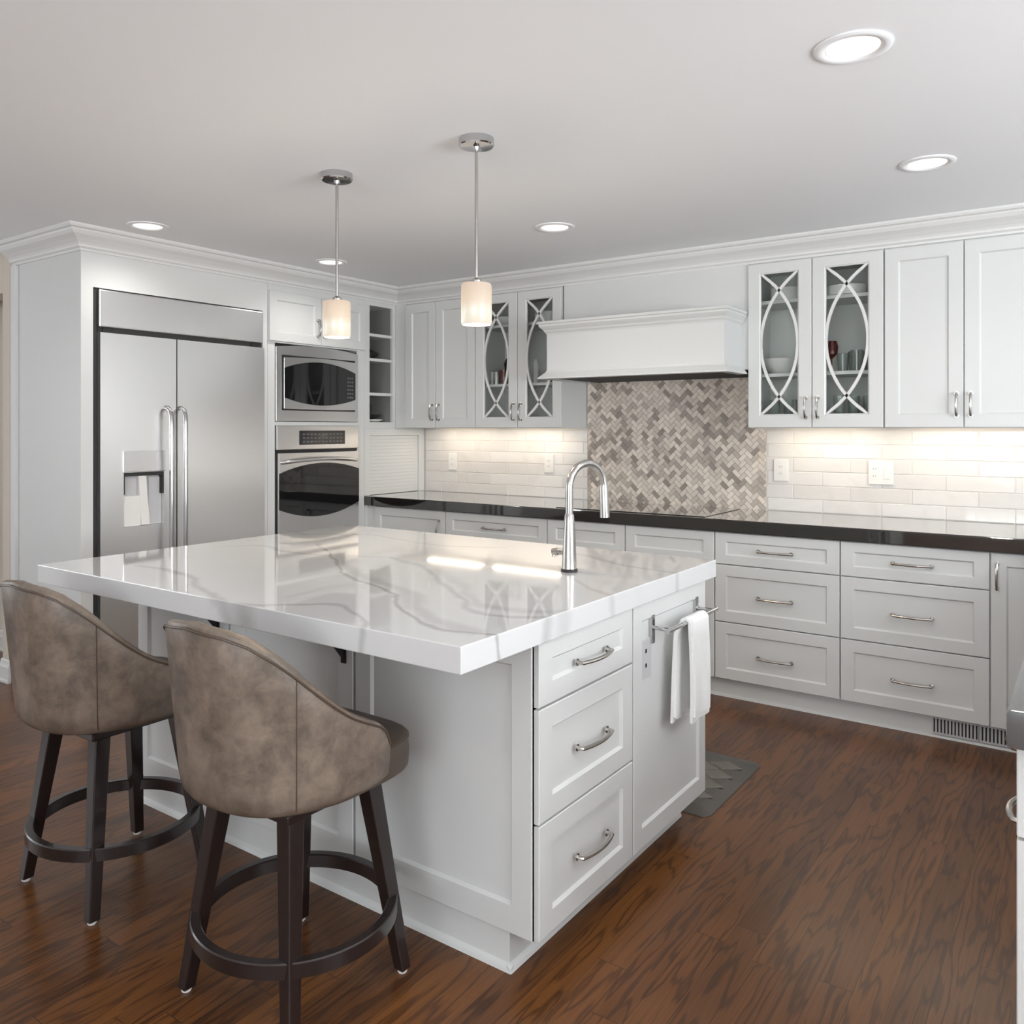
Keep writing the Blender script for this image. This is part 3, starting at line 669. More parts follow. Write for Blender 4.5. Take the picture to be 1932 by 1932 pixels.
# microwave
def lens(y0, y1, zl, zr, top_mid, bl, br, bot_mid, K=16):
    P = []
    for i in range(K+1):
        a = i/K; P.append((y0+(y1-y0)*a, bl+(br-bl)*a+(bot_mid-(bl+br)/2)*4*a*(1-a)))
    for i in range(K+1):
        a = 1-i/K; P.append((y0+(y1-y0)*a, zl+(zr-zl)*a+(top_mid-(zl+zr)/2)*4*a*(1-a)))
    return P
t = thing('microwave', 'built-in stainless microwave with black lens-shaped window above the oven', 'microwave', (-4.45, 3.70, 1.446))
MB().box(-4.80, XF-0.003, 3.358, 4.047, 1.4465, 1.925).build('body', 'dark', t)
mb = MB(); mb.prism(lens(3.354, 4.050, 1.912, 1.912, 1.934, 1.447, 1.447, 1.447), f, -0.002, 0.010); mb.build('trim_frame', 'steel', t, bevel=0.002)
MB().box(XF+0.0102, XF+0.0112, 3.398, 4.022, 1.516, 1.864).build('door_gap', 'black', t)
mb = MB(); mb.prism(lens(3.406, 4.014, 1.846, 1.850, 1.858, 1.526, 1.526, 1.522), f, 0.0113, 0.022); o = mb.build('door', 'steel', t, bevel=0.002)
mb = MB(); mb.prism(lens(3.408, 4.012, 1.782, 1.776, 1.832, 1.597, 1.597, 1.552), f, 0.0222, 0.026); mb.build('window', 'bglass', o)
mb = MB()
for r_ in range(6):
    for c_ in range(3): boxp(mb, 'X', XF, 3.935+c_*0.020, 3.949+c_*0.020, 1.735-r_*0.026, 1.747-r_*0.026, 0.0262, 0.0268)
mb.build('buttons', simple('dim_grey_key', (0.10, 0.10, 0.105), 0.4, var=0.05), o)
# oven
t = thing('wall_oven', 'stainless wall oven with black lens-shaped window and curved handle', 'oven', (-4.45, 3.70, 0.72))
MB().box(-4.80, XF-0.003, 3.358, 4.047, 0.7105, 1.4205).build('body', 'dark', t)
MB().box(XF-0.002, XF+0.018, 3.356, 4.048, 1.268, 1.4205, 0.003).build('control_panel', 'steel', t)
o = MB(); o.box(XF+0.0182, XF+0.021, 3.53, 3.92, 1.298, 1.388, 0.0012); cp = o.build('display', 'bglass', t)
mb = MB()
for r_ in range(3):
    for c_ in range(11): boxp(mb, 'X', XF, 3.555+c_*0.032, 3.575+c_*0.032, 1.312+r_*0.024, 1.322+r_*0.024, 0.0212, 0.0216)
mb.build('buttons', simple('dim_grey_key', (0.13, 0.13, 0.135), 0.4, var=0.05), cp)
MB().box(XF-0.002, XF+0.004, 3.358, 4.046, 1.250, 1.267).build('vent_gap', 'black', t)
mb = MB(); mb.box(XF-0.002, XF+0.022, 3.364, 4.046, 0.715, 1.248, 0.004); o = mb.build('door', 'steel', t)
mb = MB(); mb.prism(lens(3.366, 4.044, 1.118, 1.128, 1.178, 0.895, 0.905, 0.832), f, 0.0222, 0.027); mb.build('window', 'bglass', o)
P = []
for i in range(13):
    a = -1+2*i/12; P.append(f(3.705+a*0.31, 1.188+0.018*(1-a*a), 0.030+0.038*(1-a*a)))
MB().tube([f(3.395, 1.188, 0.02)]+P+[f(4.015, 1.188, 0.02)], 0.012, 10).build('handle', 'steel', o, smooth=True)

# open corner shelf unit
t = thing('corner_shelf', 'open white shelf column in the corner beside the oven tower', 'shelf', (-4.4, 4.28, UB))
mb = MB(); Y0, Y1 = YC, YU+0.005
mb.box(-4.50, XF, Y0, 4.172, UB, CEIL-0.002); mb.box(-4.50, XF, 4.402, Y1, UB, CEIL-0.002)
mb.box(-4.50, XF, 4.172, 4.402, UB, 1.447); mb.box(-4.50, XF, 4.172, 4.402, 2.268, CEIL-0.002)
mb.build('body', 'cab', t)
MB().box(-4.50, -4.49, 4.172, 4.402, 1.447, 2.268).box(-4.49, XF-0.02, 4.1722, 4.1732, 1.4475, 2.2675).box(-4.49, XF-0.02, 4.4008, 4.4018, 1.4475, 2.2675).build('lining', 'shelf_shade', t)  # dark sheets on back and sides, painted with the shade of the recess
for z in (2.062, 1.888, 1.645): MB().box(-4.488, XF-0.004, 4.1735, 4.4005, z-0.010, z+0.010).build('shelf', 'cab', t)
# appliance garage on the worktop
t = thing('appliance_garage', 'white roll-up appliance garage standing on the worktop in the corner', 'cabinet', (-4.4, 4.45, CT))
mb = MB(); mb.box(-4.80, XF-0.001, YC+0.002, 4.176, CT+0.0005, UB-0.0005); mb.box(-4.80, XF-0.001, 4.690, 4.752, CT+0.0005, UB-0.0005); mb.box(-4.80, XF-0.001, 4.176, 4.690, 1.352, UB-0.0005)
mb.build('frame', 'cab', t)
mb = MB()
for k in range(17):
    z0 = CT+0.002+k*0.0245; mb.box(XF-0.030, XF-0.010, 4.178, 4.688, z0, z0+0.0242, 0.0012)
mb.build('roll_door', 'cab', t)

# items on the open shelves
def dish(prof, cx_, cy_, z, name, mat, label, cat, n=24, group=None):
    mb = MB().lathe([(r_, z+h_) for r_, h_ in prof], cx_, cy_, n); return single(mb, name, mat, label, cat, (cx_, cy_, z), group=group, smooth=True)
Zs = 1.8982
mb = MB().lathe([(0.045, Zs), (0.075, Zs+0.03), (0.078, Zs+0.045), (0.05, Zs+0.062), (0.02, Zs+0.075), (0.012, Zs+0.088)], -4.30, 4.275, 24)
single(mb, 'lidded_dish', 'black', 'black lidded dish on the corner shelf, second opening from the top', 'dish', (-4.30, 4.275, Zs), smooth=True)
Zs = 1.6552
dish([(0.012, 0), (0.02, 0.02), (0.016, 0.04), (0.008, 0.05)], -4.25, 4.215, Zs, 'figurine', 'reditem', 'small brown ornament on the corner shelf, third opening down', 'ornament')
Zs = 1.4472
dish([(0.05, 0), (0.085, 0.012), (0.09, 0.02), (0.0, 0.021)], -4.28, 4.285, Zs, 'plate', 'ceramic', 'pale plate at the bottom of the stack in the lowest corner shelf opening', 'plate')
dish([(0.04, 0.0), (0.07, 0.02), (0.075, 0.035), (0.0, 0.036)], -4.28, 4.28, Zs+0.0215, 'bowl', 'black', 'dark bowl standing on the plate in the lowest corner shelf opening', 'bowl')
dish([(0.02, 0), (0.03, 0.03), (0.028, 0.06), (0.014, 0.075)], -4.275, 4.25, Zs+0.058, 'jar', 'black', 'dark jar on top of the stack in the lowest corner shelf opening', 'jar')

# crockery behind the glass
yc = 4.60
zt, zm, zb = 2.0945, 1.6995, 1.4455
bowlp = lambda r_, h_: [(r_*0.55, 0), (r_*0.8, h_*0.25), (r_*0.98, h_*0.8), (r_, h_), (r_*0.95, h_), (r_*0.75, h_*0.35), (0.0, h_*0.3)]
pot = lambda r_, h_: [(r_*0.9, 0), (r_, h_*0.1), (r_, h_), (r_*0.94, h_), (r_*0.94, h_*0.2), (0, h_*0.2)]
glassp = lambda r_, h_: [(r_*0.8, 0), (r_, h_), (r_*0.93, h_), (r_*0.72, 0.008), (0, 0.008)]
def put(prof, x, y, z, name, mat, label, cat, group=None): return dish(prof, x, y, z, name, mat, label, cat, 22, group)
put(pot(0.085, 0.075), -1.400, yc, zt, 'casserole', 'ceramic', 'tall white casserole on the top shelf behind the first door right of the hood', 'dish')
put(pot(0.115, 0.055), -1.085, yc, zt, 'serving_bowl', 'ceramic', 'wide white serving dish on the top shelf of the right glass cabinet', 'dish')
put(bowlp(0.098, 0.085), -1.425, yc, zm, 'bowl', 'ceramic', 'white mixing bowl on the middle shelf right of the hood', 'bowl')
put([(0.03, 0), (0.004, 0.01), (0.004, 0.075), (0.03, 0.10), (0.034, 0.14), (0.026, 0.17), (0.024, 0.17), (0.03, 0.14), (0.0, 0.10)], -1.168, 4.62, zm, 'wine_glass', 'reditem', 'dark red goblet on the middle shelf of the right glass cabinet', 'glass')
for k, (x, r_, h_, yy) in enumerate(((-1.105, 0.030, 0.10, 4.60), (-1.035, 0.032, 0.115, 4.60), (-0.965, 0.030, 0.115, 4.62), (-1.07, 0.030, 0.115, 4.69), (-0.995, 0.030, 0.115, 4.70))):
    put(glassp(r_, h_), x, yy, zm, 'tumbler', 'dglass', 'clear tumbler in the cluster on the middle shelf of the right glass cabinet', 'glass', 'tumblers on the middle shelf right of the hood')
for x, yy in ((-1.46, 4.58), (-1.39, 4.60), (-1.33, 4.62)): put(glassp(0.028, 0.115), x, yy, zb, 'tumbler', 'dglass', 'clear tumbler on the bottom shelf behind the first door right of the hood', 'glass', 'tumblers at the bottom of the first door')
for x, yy in ((-1.12, 4.58), (-1.05, 4.60), (-0.98, 4.62)): put(glassp(0.030, 0.13), x, yy, zb, 'tumbler', 'dglass', 'clear tumbler on the bottom shelf behind the second door right of the hood', 'glass', 'tumblers at the bottom of the second door')
put(bowlp(0.09, 0.06), -3.30, yc, zt, 'bowl', 'ceramic', 'shallow white bowl on the top shelf of the left glass cabinet behind the pendant', 'bowl')
put(pot(0.095, 0.07), -2.96, yc, zt, 'casserole', 'ceramic', 'white casserole on the top shelf of the left glass cabinet next to the hood', 'dish')
put([(0.035, 0), (0.038, 0.09), (0.038, 0.10), (0.0, 0.10)], -3.318, 4.60, zm, 'canister', 'reditem', 'dark red canister on the middle shelf of the left glass cabinet', 'canister')
put([(0.030, 0), (0.034, 0.12), (0.040, 0.15), (0.026, 0.185), (0, 0.19)], -3.330, 4.68, zm, 'bottle', 'black', 'dark bottle behind the red canister in the left glass cabinet', 'bottle')
for x in (-3.405, -3.370): put(glassp(0.014, 0.09), x, 4.58, zm, 'flute_glass', 'ceramic', 'slim white glass beside the red canister in the left glass cabinet', 'glass', 'slim glasses in the left glass cabinet')
put([(0.020, 0), (0.020, 0.14), (0.010, 0.16), (0, 0.16)], -3.045, 4.58, zm, 'pepper_mill', 'ceramic', 'slim white bottle on the middle shelf beside the hood', 'bottle')
put(bowlp(0.06, 0.07), -2.93, 4.66, zm, 'bowl', 'dglass', 'small glass bowl behind the hood end in the left glass cabinet', 'bowl')

# outlets on the backsplash
def outlet(label, x0, x1, z0, z1, kinds):
    t = thing('wall_outlet', label, 'outlet', ((x0+x1)/2, YW-0.015, z0), 'outlets on the backsplash')
    MB().box(x0, x1, YW-0.019, YW-0.0115, z0, z1, 0.002).build('cover_plate', 'plastic', t)
    n = len(kinds)
    for i, k in enumerate(kinds):
        cx_ = x0+(x1-x0)*(i+0.5)/n
        if k == 's': MB().box(cx_-0.016, cx_+0.016, YW-0.0215, YW-0.0192, z0+0.03, z1-0.03, 0.001).build('rocker_switch', 'plastic', t)
        else:
            o = MB().box(cx_-0.016, cx_+0.016, YW-0.0205, YW-0.0192, z0+0.03, z1-0.03).build('receptacle', 'plastic', t)
            mb = MB()
            for zz in ((z0+z1)/2-0.022, (z0+z1)/2+0.016):
                mb.box(cx_-0.007, cx_-0.005, YW-0.0209, YW-0.0206, zz, zz+0.008); mb.box(cx_+0.005, cx_+0.007, YW-0.0209, YW-0.0206, zz, zz+0.008)
            mb.build('slots', 'dark', o)
outlet('white outlet on the tile under the left corner wall cabinet', -3.930, -3.855, 1.098, 1.218, 'o')
outlet('white outlet on the tile left of the faucet and the herringbone', -3.085, -3.010, 1.102, 1.222, 'o')
outlet('white outlet on the tile just right of the herringbone', -1.517, -1.435, 1.102, 1.226, 'o')
outlet('wide double outlet plate on the tile at the right', -1.008, -0.884, 1.103, 1.228, 'os')

# ================================================================ ISLAND
IX1 = -1.150; IX0 = -2.955; IY0 = 1.735; IY1 = 2.815
t = thing('kitchen_island', 'white kitchen island base with drawers on its right side', 'kitchen island', ((IX0+IX1)/2, 2.27, 0))
MB().box(IX0, IX1-0.021, IY0+0.020, IY1, 0.10, 0.8705).build('body', 'cab', t)
mb = MB().box(IX0+0.02, -1.243, IY0+0.012, IY1-0.015, 0.0, 0.10)
mb.prism([(0, 0), (0.014, 0), (0.011, 0.010), (0, 0.018)], lambda u, v, w_: (w_, IY0+0.012-u, v), IX0+0.02, -1.231)
mb.prism([(0, 0), (0.014, 0), (0.011, 0.010), (0, 0.018)], lambda u, v, w_: (-1.243+u, w_, v), IY0, IY1-0.015)
mb.build('toe_kick', 'cab', t)
for a, b_ in ((-1.796, -1.166), (-2.394, -1.806), (-2.952, -2.404)):
    shaker('Y', IY0, a, b_, 0.104, 0.868, rail=0.062, rz=0.072).build('side_panel', 'cab', t)
MB().box(-1.166, IX1-0.021, IY0+0.003, IY0+0.02, 0.10, 0.8705).build('corner_post', 'cab', t)
g = 0.003
for z0, z1, hz in ((0.694, 0.866, 0.770), (0.399, 0.688, 0.540), (0.104, 0.393, 0.245)):
    o = shaker('X', IX1, 1.745, 2.258, z0, z1, rail=0.062, rz=0.056).build('drawer', 'cab', t)
    pull('X', IX1, 2.010, hz, 0.165, False, proj=0.034, r=0.0055).build('handle', 'nickel', o, smooth=True)
shaker('X', IX1, 2.266, IY1+0.012, 0.104, 0.866, rail=0.055, rz=0.060).build('end_panel', 'cab', t)
for X_ in (-1.842, -2.46):
    mb = MB().box(X_-0.003, X_+0.003, 1.50, IY0-0.001, 0.864, 0.8700).box(X_-0.018, X_+0.018, 1.50, IY0-0.001, 0.8665, 0.8702).box(X_-0.010, X_+0.010, IY0-0.005, IY0-0.0005, 0.700, 0.8665)
    mb.prism([(IY0-0.002, 0.866), (IY0-0.13, 0.866), (IY0-0.002, 0.706)], lambda u, v, w_: (w_, u, v), X_-0.002, X_+0.002)
    mb.build('support_bracket', 'black', t)
# counter
ctr = MB().box(-2.985, -1.116, 1.388, 2.842, 0.871, CT, 0.0025)
single(ctr, 'island_countertop', 'quartz', 'thick white quartz slab with grey veins topping the island', 'countertop', (-2.05, 2.1, 0.871))
# outlet on the island
isl = t
MB().box(IX1-0.0088, IX1-0.003, 2.318, 2.392, 0.622, 0.742, 0.001).build('outlet', 'greyplastic', isl)
mb = MB()
for zz in (0.655, 0.700): mb.box(IX1-0.0029, IX1-0.002, 2.350, 2.360, zz, zz+0.012)
op = [c for c in isl.children if c.name.startswith('outlet')][0]; mb.build('slots', 'dark', op)
# towel bar
tb = MB().tube([(IX1+0.062, 2.372, 0.772), (IX1+0.062, 2.775, 0.772)], 0.0075, 12).build('towel_bar', 'chrome', isl, smooth=True)
tb['label'] = 'chrome towel bar on the end panel'
for u in (2.396, 2.745):
    MB().box(IX1-0.0085, IX1+0.004, u-0.010, u+0.010, 0.722, 0.812, 0.002).build('mounting_plate', 'chrome', tb)
    MB().tube([(IX1, u, 0.772), (IX1+0.062, u, 0.772)], 0.0065, 10).build('post', 'chrome', tb, smooth=True)
# towel
def towel_layer(y0, y1, x_of, z0, z1, K=14, J=18, seed=1):
    rr = random.Random(seed); vs = []; fs = []
    for j in range(J+1):
        z = z1+(z0-z1)*j/J
        for i in range(K+1):
            a = i/K; y = y0+(y1-y0)*a+0.004*math.sin(z*20+seed)
            vs.append((x_of(a, j/J), y, z+(0.004*math.sin(a*9+seed) if j == J else 0)))
    return vs, K, J
mb = MB()
def sheet(pts, K, J, th=0.007):
    n = len(pts); vs = []; fs = []
    nrm = []
    for j in range(J+1):
        for i in range(K+1):
            p = Vector(pts[j*(K+1)+i]); a = Vector(pts[j*(K+1)+min(i+1, K)])-Vector(pts[j*(K+1)+max(i-1, 0)]); b_ = Vector(pts[min(j+1, J)*(K+1)+i])-Vector(pts[max(j-1, 0)*(K+1)+i])
            nrm.append(a.cross(b_).normalized())
    for s_ in (0.5, -0.5):
        for p, q in zip(pts, nrm): vs.append(Vector(p)+q*th*s_)
    W2 = K+1
    for j in range(J):
        for i in range(K):
            a = j*W2+i; fs.append((a, a+1, a+1+W2, a+W2)); a += n; fs.append((a, a+W2, a+1+W2, a+1))
    for j in range(J):
        for i in (0, K):
            a = j*W2+i; fs.append((a, a+W2, a+W2+n, a+n))
    for i in range(K):
        for j in (0, J):
            a = j*W2+i; fs.append((a, a+n, a+n+1, a+1))
    return vs, fs
rodx, rodz = IX1+0.062, 0.772
def towel_pts(y0, y1, yb0, yb1, zf, zbk, K=10):
    rows = []; R = 0.0128
    prof = [(rodx-R-0.004*min(1, k/4.0)-0.006*math.sin(k/8*3), zbk+(rodz-zbk)*(k/9), 1-k/9) for k in range(0, 9)]
    prof = [(min(rodx-R, IX1+0.035+0.0*k), z, b_) for k, (x, z, b_) in enumerate(prof)]
    for k in range(7): a = PI-PI*k/6; prof.append((rodx+R*math.cos(a), rodz+R*math.sin(a), 0.0))
    for k in range(1, 13): prof.append((rodx+R+0.006*math.sin(k/12*2.4), rodz-(rodz-zf)*k/12, -k/12))
    pts = []
    for x, z, b_ in prof:
        for i in range(K+1):
            a = i/K
            if b_ > 0: ya, yb = y0+(yb0-y0)*b_**0.5, y1+(yb1-y1)*b_**0.5
            else: ya, yb = y0, y1
            wv = 0.0035*math.sin(a*PI*2.5+1)*abs(b_)
            pts.append((x+wv, ya+(yb-ya)*a, z))
    return pts, K, len(prof)-1
pts, K, J = towel_pts(2.508, 2.652, 2.478, 2.606, 0.452, 0.470)
vs, fs = sheet(pts, K, J, 0.009); mb.add(vs, fs)
pts, K, J = towel_pts(2.514, 2.642, 2.466, 2.55, 0.470, 0.455)
pts = [(p[0]+(0.008 if p[0] > rodx else -0.006), p[1], p[2]) for p in pts]
vs, fs = sheet(pts, K, J, 0.007); mb.add(vs, fs)
single(mb, 'hand_towel', 'towel', 'white hand towel folded over the chrome bar on the island', 'towel', (rodx, 2.59, 0.772), smooth=True)

# faucet
fx, fy = -1.417, 2.329
t = thing('faucet', 'tall stainless gooseneck faucet standing on the island', 'faucet', (fx, fy, CT))
MB().lathe([(0.0275, CT+0.0003), (0.0275, CT+0.008), (0.0255, CT+0.010)], fx, fy, 28).build('base_ring', 'black', t, smooth=True)
MB().lathe([(0.0245, CT+0.010), (0.0235, CT+0.04), (0.0205, CT+0.11), (0.0175, CT+0.16), (0.0155, CT+0.185), (0.0130, CT+0.19)], fx, fy, 28).build('body', 'faucet', t, smooth=True)
P = [(fx, fy, CT+0.188), (fx, fy, CT+0.26)]; R = 0.078; dxs, dys = 0.30, 0.954
for k in range(13):
    a = PI-PI*k/12*0.97; P.append((fx+dxs*(R+R*math.cos(a)), fy+dys*(R+R*math.cos(a)), CT+0.275+R*math.sin(a)*1.0))
ex, ey, ez = P[-1]; P.append((ex, ey, ez-0.01))
MB().tube(P, 0.0128, 14).build('spout', 'faucet', t, smooth=True)
MB().tube([(ex, ey, ez-0.005), (ex, ey, ez-0.02), (ex+0.002, ey+0.003, ez-0.115)], [0.0132, 0.0150, 0.0165], 16).build('spray_head', 'faucet', t, smooth=True)
o = MB().tube([(fx-0.018, fy, CT+0.062), (fx-0.050, fy, CT+0.062)], 0.0105, 14).build('handle', 'faucet', t, smooth=True)
MB().tube([(fx-0.044, fy, CT+0.062), (fx-0.062, fy-0.002, CT+0.058)], 0.013, 14).tube([(fx-0.052, fy, CT+0.06), (fx-0.056, fy-0.012, CT+0.045)], 0.005, 8).build('lever', 'faucet', o, smooth=True)

# kitchen mat behind the island
t = thing('floor_mat', 'grey-brown cushioned floor mat with diamond pattern behind the island', 'mat', (-1.8, 3.13, 0))
mx0, mx1, my0, my1 = -2.45, -1.140, 2.832, 3.425
def rr(x0, x1, y0, y1, r_, z, n=6):
    P = []
    for cx_, cy_, a0 in ((x1-r_, y1-r_, 0), (x0+r_, y1-r_, PI/2), (x0+r_, y0+r_, PI), (x1-r_, y0+r_, 1.5*PI)):
        for k in range(n+1): a = a0+PI/2*k/n; P.append((cx_+r_*math.cos(a), cy_+r_*math.sin(a), z))
    return P
loops = [rr(mx0, mx1, my0, my1, 0.04, 0.0005), rr(mx0+0.002, mx1-0.002, my0+0.002, my1-0.002, 0.038, 0.004), rr(mx0+0.06, mx1-0.06, my0+0.06, my1-0.06, 0.015, 0.016), rr(mx0+0.07, mx1-0.07, my0+0.07, my1-0.07, 0.01, 0.0165)]
n = len(loops[0]); mb = MB(); vs = sum(loops, []); fs = []
for j in range(3):
    for k in range(n): fs.append((j*n+k, j*n+(k+1) % n, (j+1)*n+(k+1) % n, (j+1)*n+k))
fs += [tuple(range(n))[::-1], tuple(3*n+k for k in range(n))]; mb.add(vs, fs)
mb.build('base', 'mat', t)
bmq = bmesh.new(); st = 0.105
for i in range(-20, 20):
    for j in range(-20, 20):
        cx_ = -1.8+(i-j)*st/2*1.5; cy_ = 3.13+(i+j)*st/2
        if not (mx0+0.09 < cx_ < mx1-0.10 and my0+0.09 < cy_ < my1-0.09): continue
        hx_, hy_ = st/2*1.5*0.9, st/2*0.9
        lo = [bmq.verts.new(p) for p in ((cx_-hx_, cy_, 0.0166), (cx_, cy_-hy_, 0.0166), (cx_+hx_, cy_, 0.0166), (cx_, cy_+hy_, 0.0166))]
        hi = [bmq.verts.new((cx_+(v.co.x-cx_)*0.82, cy_+(v.co.y-cy_)*0.82, 0.0205)) for v in lo]
        bmq.faces.new(hi); [bmq.faces.new((lo[k], lo[(k+1) % 4], hi[(k+1) % 4], hi[k])) for k in range(4)]; bmq.faces.new(lo[::-1])
mb = MB(); mb.frombm(bmq); mb.build('pattern', simple('mat_pattern', (0.150, 0.134, 0.112), 0.45, var=0.1, vscale=8), t)

# ================================================================ BAR STOOLS
def make_stool(cx_, cy_, label):
    t = thing('bar_stool', label, 'bar stool', (cx_, cy_, 0), 'leather bar stools at the island')
    for sx in (-1, 1):
        for sy in (-1, 1):
            o = MB().bar((cx_+sx*0.195, cy_+sy*0.182, 0.010), (cx_+sx*0.128, cy_+sy*0.125, 0.505), 0.032, 0.032, 0.046, 0.046).build('leg', 'legwood', t, bevel=0.003)
            MB().lathe([(0.011, 0.0005), (0.013, 0.004), (0.012, 0.0102)], cx_+sx*0.195, cy_+sy*0.182, 14).build('glide', 'glide', o, smooth=True)
    # foot ring
    mb = MB(); n = 64; vs = []; fs = []; z0, z1 = 0.168, 0.204; ro, ri = 0.258, 0.232
    pr = [(ro, z0), (ro, z1-0.003), (ro-0.003, z1), (ri+0.003, z1), (ri, z1-0.003), (ri, z0)]
    for k in range(n):
        a = 2*PI*k/n
        for r_, z in pr: vs.append((cx_+r_*math.cos(a), cy_+r_*0.97*math.sin(a), z))
    m_ = len(pr)
    for k in range(n):
        for i in range(m_): fs.append((k*m_+i, k*m_+(i+1) % m_, ((k+1) % n)*m_+(i+1) % m_, ((k+1) % n)*m_+i))
    mb.add(vs, fs); mb.build('foot_ring', 'legwood', t, smooth=True)
    MB().box(cx_-0.165, cx_+0.165, cy_-0.165, cy_+0.165, 0.500, 0.522, 0.004).build('seat_frame', 'legwood', t)
    # bucket shell: angle 0 is the back (-Y), wraps to +-A toward the front
    A = math.radians(112); NT = 44
    def height(th):
        a = abs(math.degrees(th)); pts = [(0, 0.958), (20, 0.946), (30, 0.928), (42, 0.886), (50, 0.850), (58, 0.812), (66, 0.778), (74, 0.748), (82, 0.724), (90, 0.706), (98, 0.690), (104, 0.677), (109, 0.655), (112, 0.625)]
        for (a0, h0), (a1, h1) in zip(pts, pts[1:]):
            if a <= a1: s_ = (a-a0)/(a1-a0); return h0+(h1-h0)*s_+0.011
        return pts[-1][1]
    def rad(th, z):       # plan outline, superellipse-like; leans back and out with height
        s_, c_ = math.sin(th), math.cos(th)
        k = max(0, (z-0.54)/0.42); flare_ = 0.052*k if c_ > 0 else 0
        rx = 0.243+0.012*k; ry = 0.268+0.045*k if c_ > 0 else 0.262
        p = 2.35
        r_ = 1.0/((abs(s_)/rx)**p+(abs(c_)/ry)**p)**(1/p)
        return r_
    mb = MB(); vs = []; fs = []; tk = 0.042
    PR = 15
    for i in range(NT+1):
        th = -A+2*A*i/NT; H = height(th); prof = []
        zz = [0.523, 0.526, 0.535, 0.552, 0.58]
        for q, z in zip((-0.055, -0.030, -0.014, -0.003, 0.0), zz): prof.append((q, z))
        for k in range(1, 5): prof.append((0.0, 0.58+(H-0.014-0.58)*k/4))
        prof += [(-0.005, H-0.004), (-0.018, H), (-tk+0.006, H-0.004), (-tk, H-0.014), (-tk, 0.56+(H-0.56)*0.5), (-tk-0.006, 0.56)]
        for q, z in prof:
            r_ = rad(th, min(z, H))+q
            vs.append((cx_+r_*math.sin(th), cy_-r_*math.cos(th), z))
    m_ = len(prof)
    for i in range(NT):
        for k in range(m_): fs.append((i*m_+k, i*m_+(k+1) % m_, (i+1)*m_+(k+1) % m_, (i+1)*m_+k))
    fs += [tuple(range(m_)), tuple(NT*m_+k for k in range(m_))]
    mb.add(vs, fs); sh = mb.build('backrest', 'leather', t, smooth=True)
    # piping along the rim and side seams
    P = []
    for i in range(NT+1):
        th = -A+2*A*i/NT; H = height(th); r_ = rad(th, H)+0.0006; P.append((cx_+r_*math.sin(th), cy_-r_*math.cos(th), H-0.013))
    MB().tube(P, 0.0028, 6).build('piping', 'leather_dark', sh, smooth=True)
    for sg in (-1, 1):
        th = sg*math.radians(50); P = []
        for k in range(12):
            z = 0.545+(height(th)-0.015-0.545)*k/11; r_ = rad(th, z)-(0.004 if k == 0 else 0.0004); P.append((cx_+r_*math.sin(th), cy_-r_*math.cos(th), z))
        MB().tube(P, 0.0016, 6).build('seam', 'leather_dark', sh, smooth=True)
    # cushion
    def outline(k, sc, z):
        a = 2*PI*k/48; s_, c_ = math.sin(a), math.cos(a); rx = 0.226*sc; ry = (0.252 if c_ < 0 else 0.205)*sc; p = 4.0 if c_ < 0 else 2.4
        r_ = 1/((abs(s_)/rx)**p+(abs(c_)/ry)**p)**(1/p); return (cx_+r_*s_, cy_-r_*c_, z)
    mb = MB(); lo = [(0.95, 0.524), (0.99, 0.528), (1.0, 0.536), (1.006, 0.570), (1.0, 0.598), (1.006, 0.603), (0.992, 0.608), (0.95, 0.611), (0.80, 0.618), (0.5, 0.624), (0.2, 0.626)]
    vs = [outline(k, s_, z) for s_, z in lo for k in range(48)]; fs = []
    for j in range(len(lo)-1):
        for k in range(48): fs.append((j*48+k, j*48+(k+1) % 48, (j+1)*48+(k+1) % 48, (j+1)*48+k))
    fs += [tuple(range(48))[::-1], tuple((len(lo)-1)*48+k for k in range(48))]
    mb.add(vs, fs); mb.build('seat', 'leather_dark', t, smooth=True)
    return t
make_stool(-1.660, 1.400, 'taupe leather bar stool nearest the viewer, its side seam facing us')
make_stool(-2.518, 1.410, 'taupe leather bar stool at far left, partly behind the nearer stool')

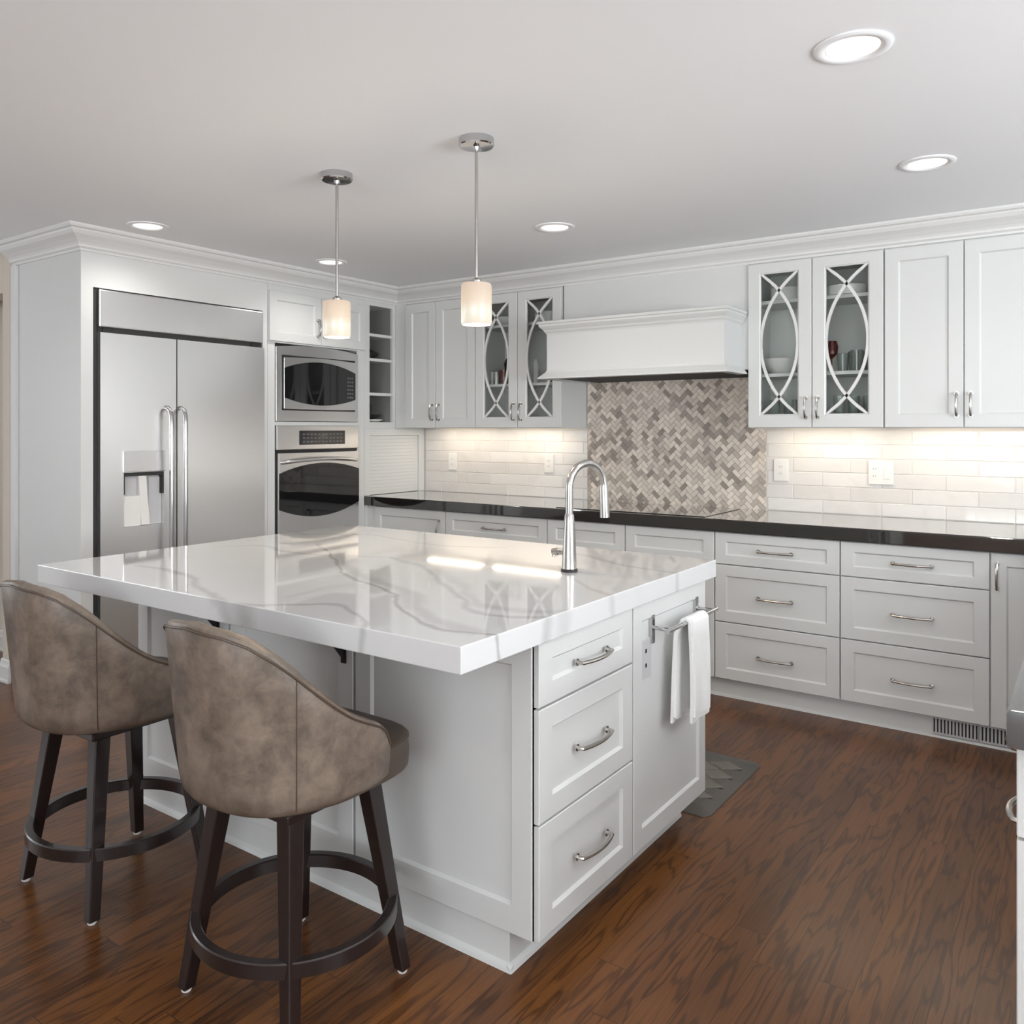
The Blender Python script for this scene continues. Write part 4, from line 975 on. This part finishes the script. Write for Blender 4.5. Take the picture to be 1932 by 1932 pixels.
# ================================================================ CEILING LIGHTS
LB = ['largest recessed ceiling light at the upper right', 'recessed ceiling light above the right-hand wall cabinets', 'recessed ceiling light right of the front pendant, above the hood side', 'recessed ceiling light above the refrigerator', 'recessed ceiling light above the oven tower, behind the left pendant rod']
for (x, y), lb in zip(LIGHTS, LB):
    t = thing('recessed_light', lb, 'ceiling light', (x, y, CEIL), 'recessed downlights')
    ring = MB(); pr = [(0.098, CEIL-0.0005), (0.098, CEIL-0.004), (0.090, CEIL-0.007), (0.074, CEIL-0.006), (0.068, CEIL-0.0005)]
    vs = []; fs = []; n = 48
    for r_, z in pr:
        for k in range(n): a = 2*PI*k/n; vs.append((x+r_*math.cos(a), y+r_*math.sin(a), z))
    for j in range(len(pr)):
        for k in range(n): fs.append((j*n+k, j*n+(k+1) % n, ((j+1) % len(pr))*n+(k+1) % n, ((j+1) % len(pr))*n+k))
    ring.add(vs, fs); ring.build('trim_ring', 'ceil', t, smooth=True)
    MB().lathe([(0.0675, CEIL-0.0005), (0.0675, CEIL-0.003), (0.03, CEIL-0.0035)], x, y, 40).build('lens', 'can', t, smooth=True)
    l = bpy.data.lights.new('downlight_lamp', 'SPOT'); l.energy = 9; l.spot_size = math.radians(150); l.spot_blend = 0.8; l.shadow_soft_size = 0.06; l.color = (1.0, 0.965, 0.92)
    lo = bpy.data.objects.new('downlight_lamp', l); COL.objects.link(lo); lo.location = (x, y, CEIL-0.02)
for x, y in ((-0.53, 1.12), (-2.22, 1.0), (-3.86, 1.0), (-0.53, -0.2), (-2.22, -0.3), (-3.86, -0.3), (1.1, 1.2), (1.1, 2.9)):      # the rest of the downlight grid, above and behind the viewer
    l = bpy.data.lights.new('downlight_lamp', 'SPOT'); l.energy = 9; l.spot_size = math.radians(150); l.spot_blend = 0.8; l.shadow_soft_size = 0.06; l.color = (1.0, 0.965, 0.92)
    lo = bpy.data.objects.new('downlight_lamp', l); COL.objects.link(lo); lo.location = (x, y, CEIL-0.02)
# pendants
for (x, y), lb in (((-1.768, 2.285), 'nearer pendant with opal glass cylinder above the island'), ((-2.462, 2.28), 'farther left pendant with opal glass cylinder above the island')):
    t = thing('pendant_light', lb, 'pendant light', (x, y, CEIL), 'pendants over the island')
    MB().lathe([(0.062, CEIL-0.0005), (0.062, CEIL-0.024), (0.058, CEIL-0.028), (0.012, CEIL-0.029), (0.010, CEIL-0.04)], x, y, 36).build('canopy', 'chrome', t, smooth=True)
    MB().tube([(x, y, CEIL-0.035), (x, y, 1.915)], 0.0058, 10).build('rod', 'nickel', t, smooth=True)
    MB().lathe([(0.012, 1.9055), (0.020, 1.909), (0.020, 1.916), (0.008, 1.925)], x, y, 20).build('cap', 'nickel', t, smooth=True)
    MB().lathe([(0.050, 1.762), (0.0535, 1.768), (0.0535, 1.899), (0.049, 1.905), (0.01, 1.9053)], x, y, 40).build('shade', 'opal', t, smooth=True)
    l = bpy.data.lights.new('pendant_lamp', 'POINT'); l.energy = 5; l.shadow_soft_size = 0.04; l.color = (1.0, 0.82, 0.62)
    lo = bpy.data.objects.new('pendant_lamp', l); COL.objects.link(lo); lo.location = (x, y, 1.73)

for o in bpy.data.objects:
    if '_o' in o: del o['_o']
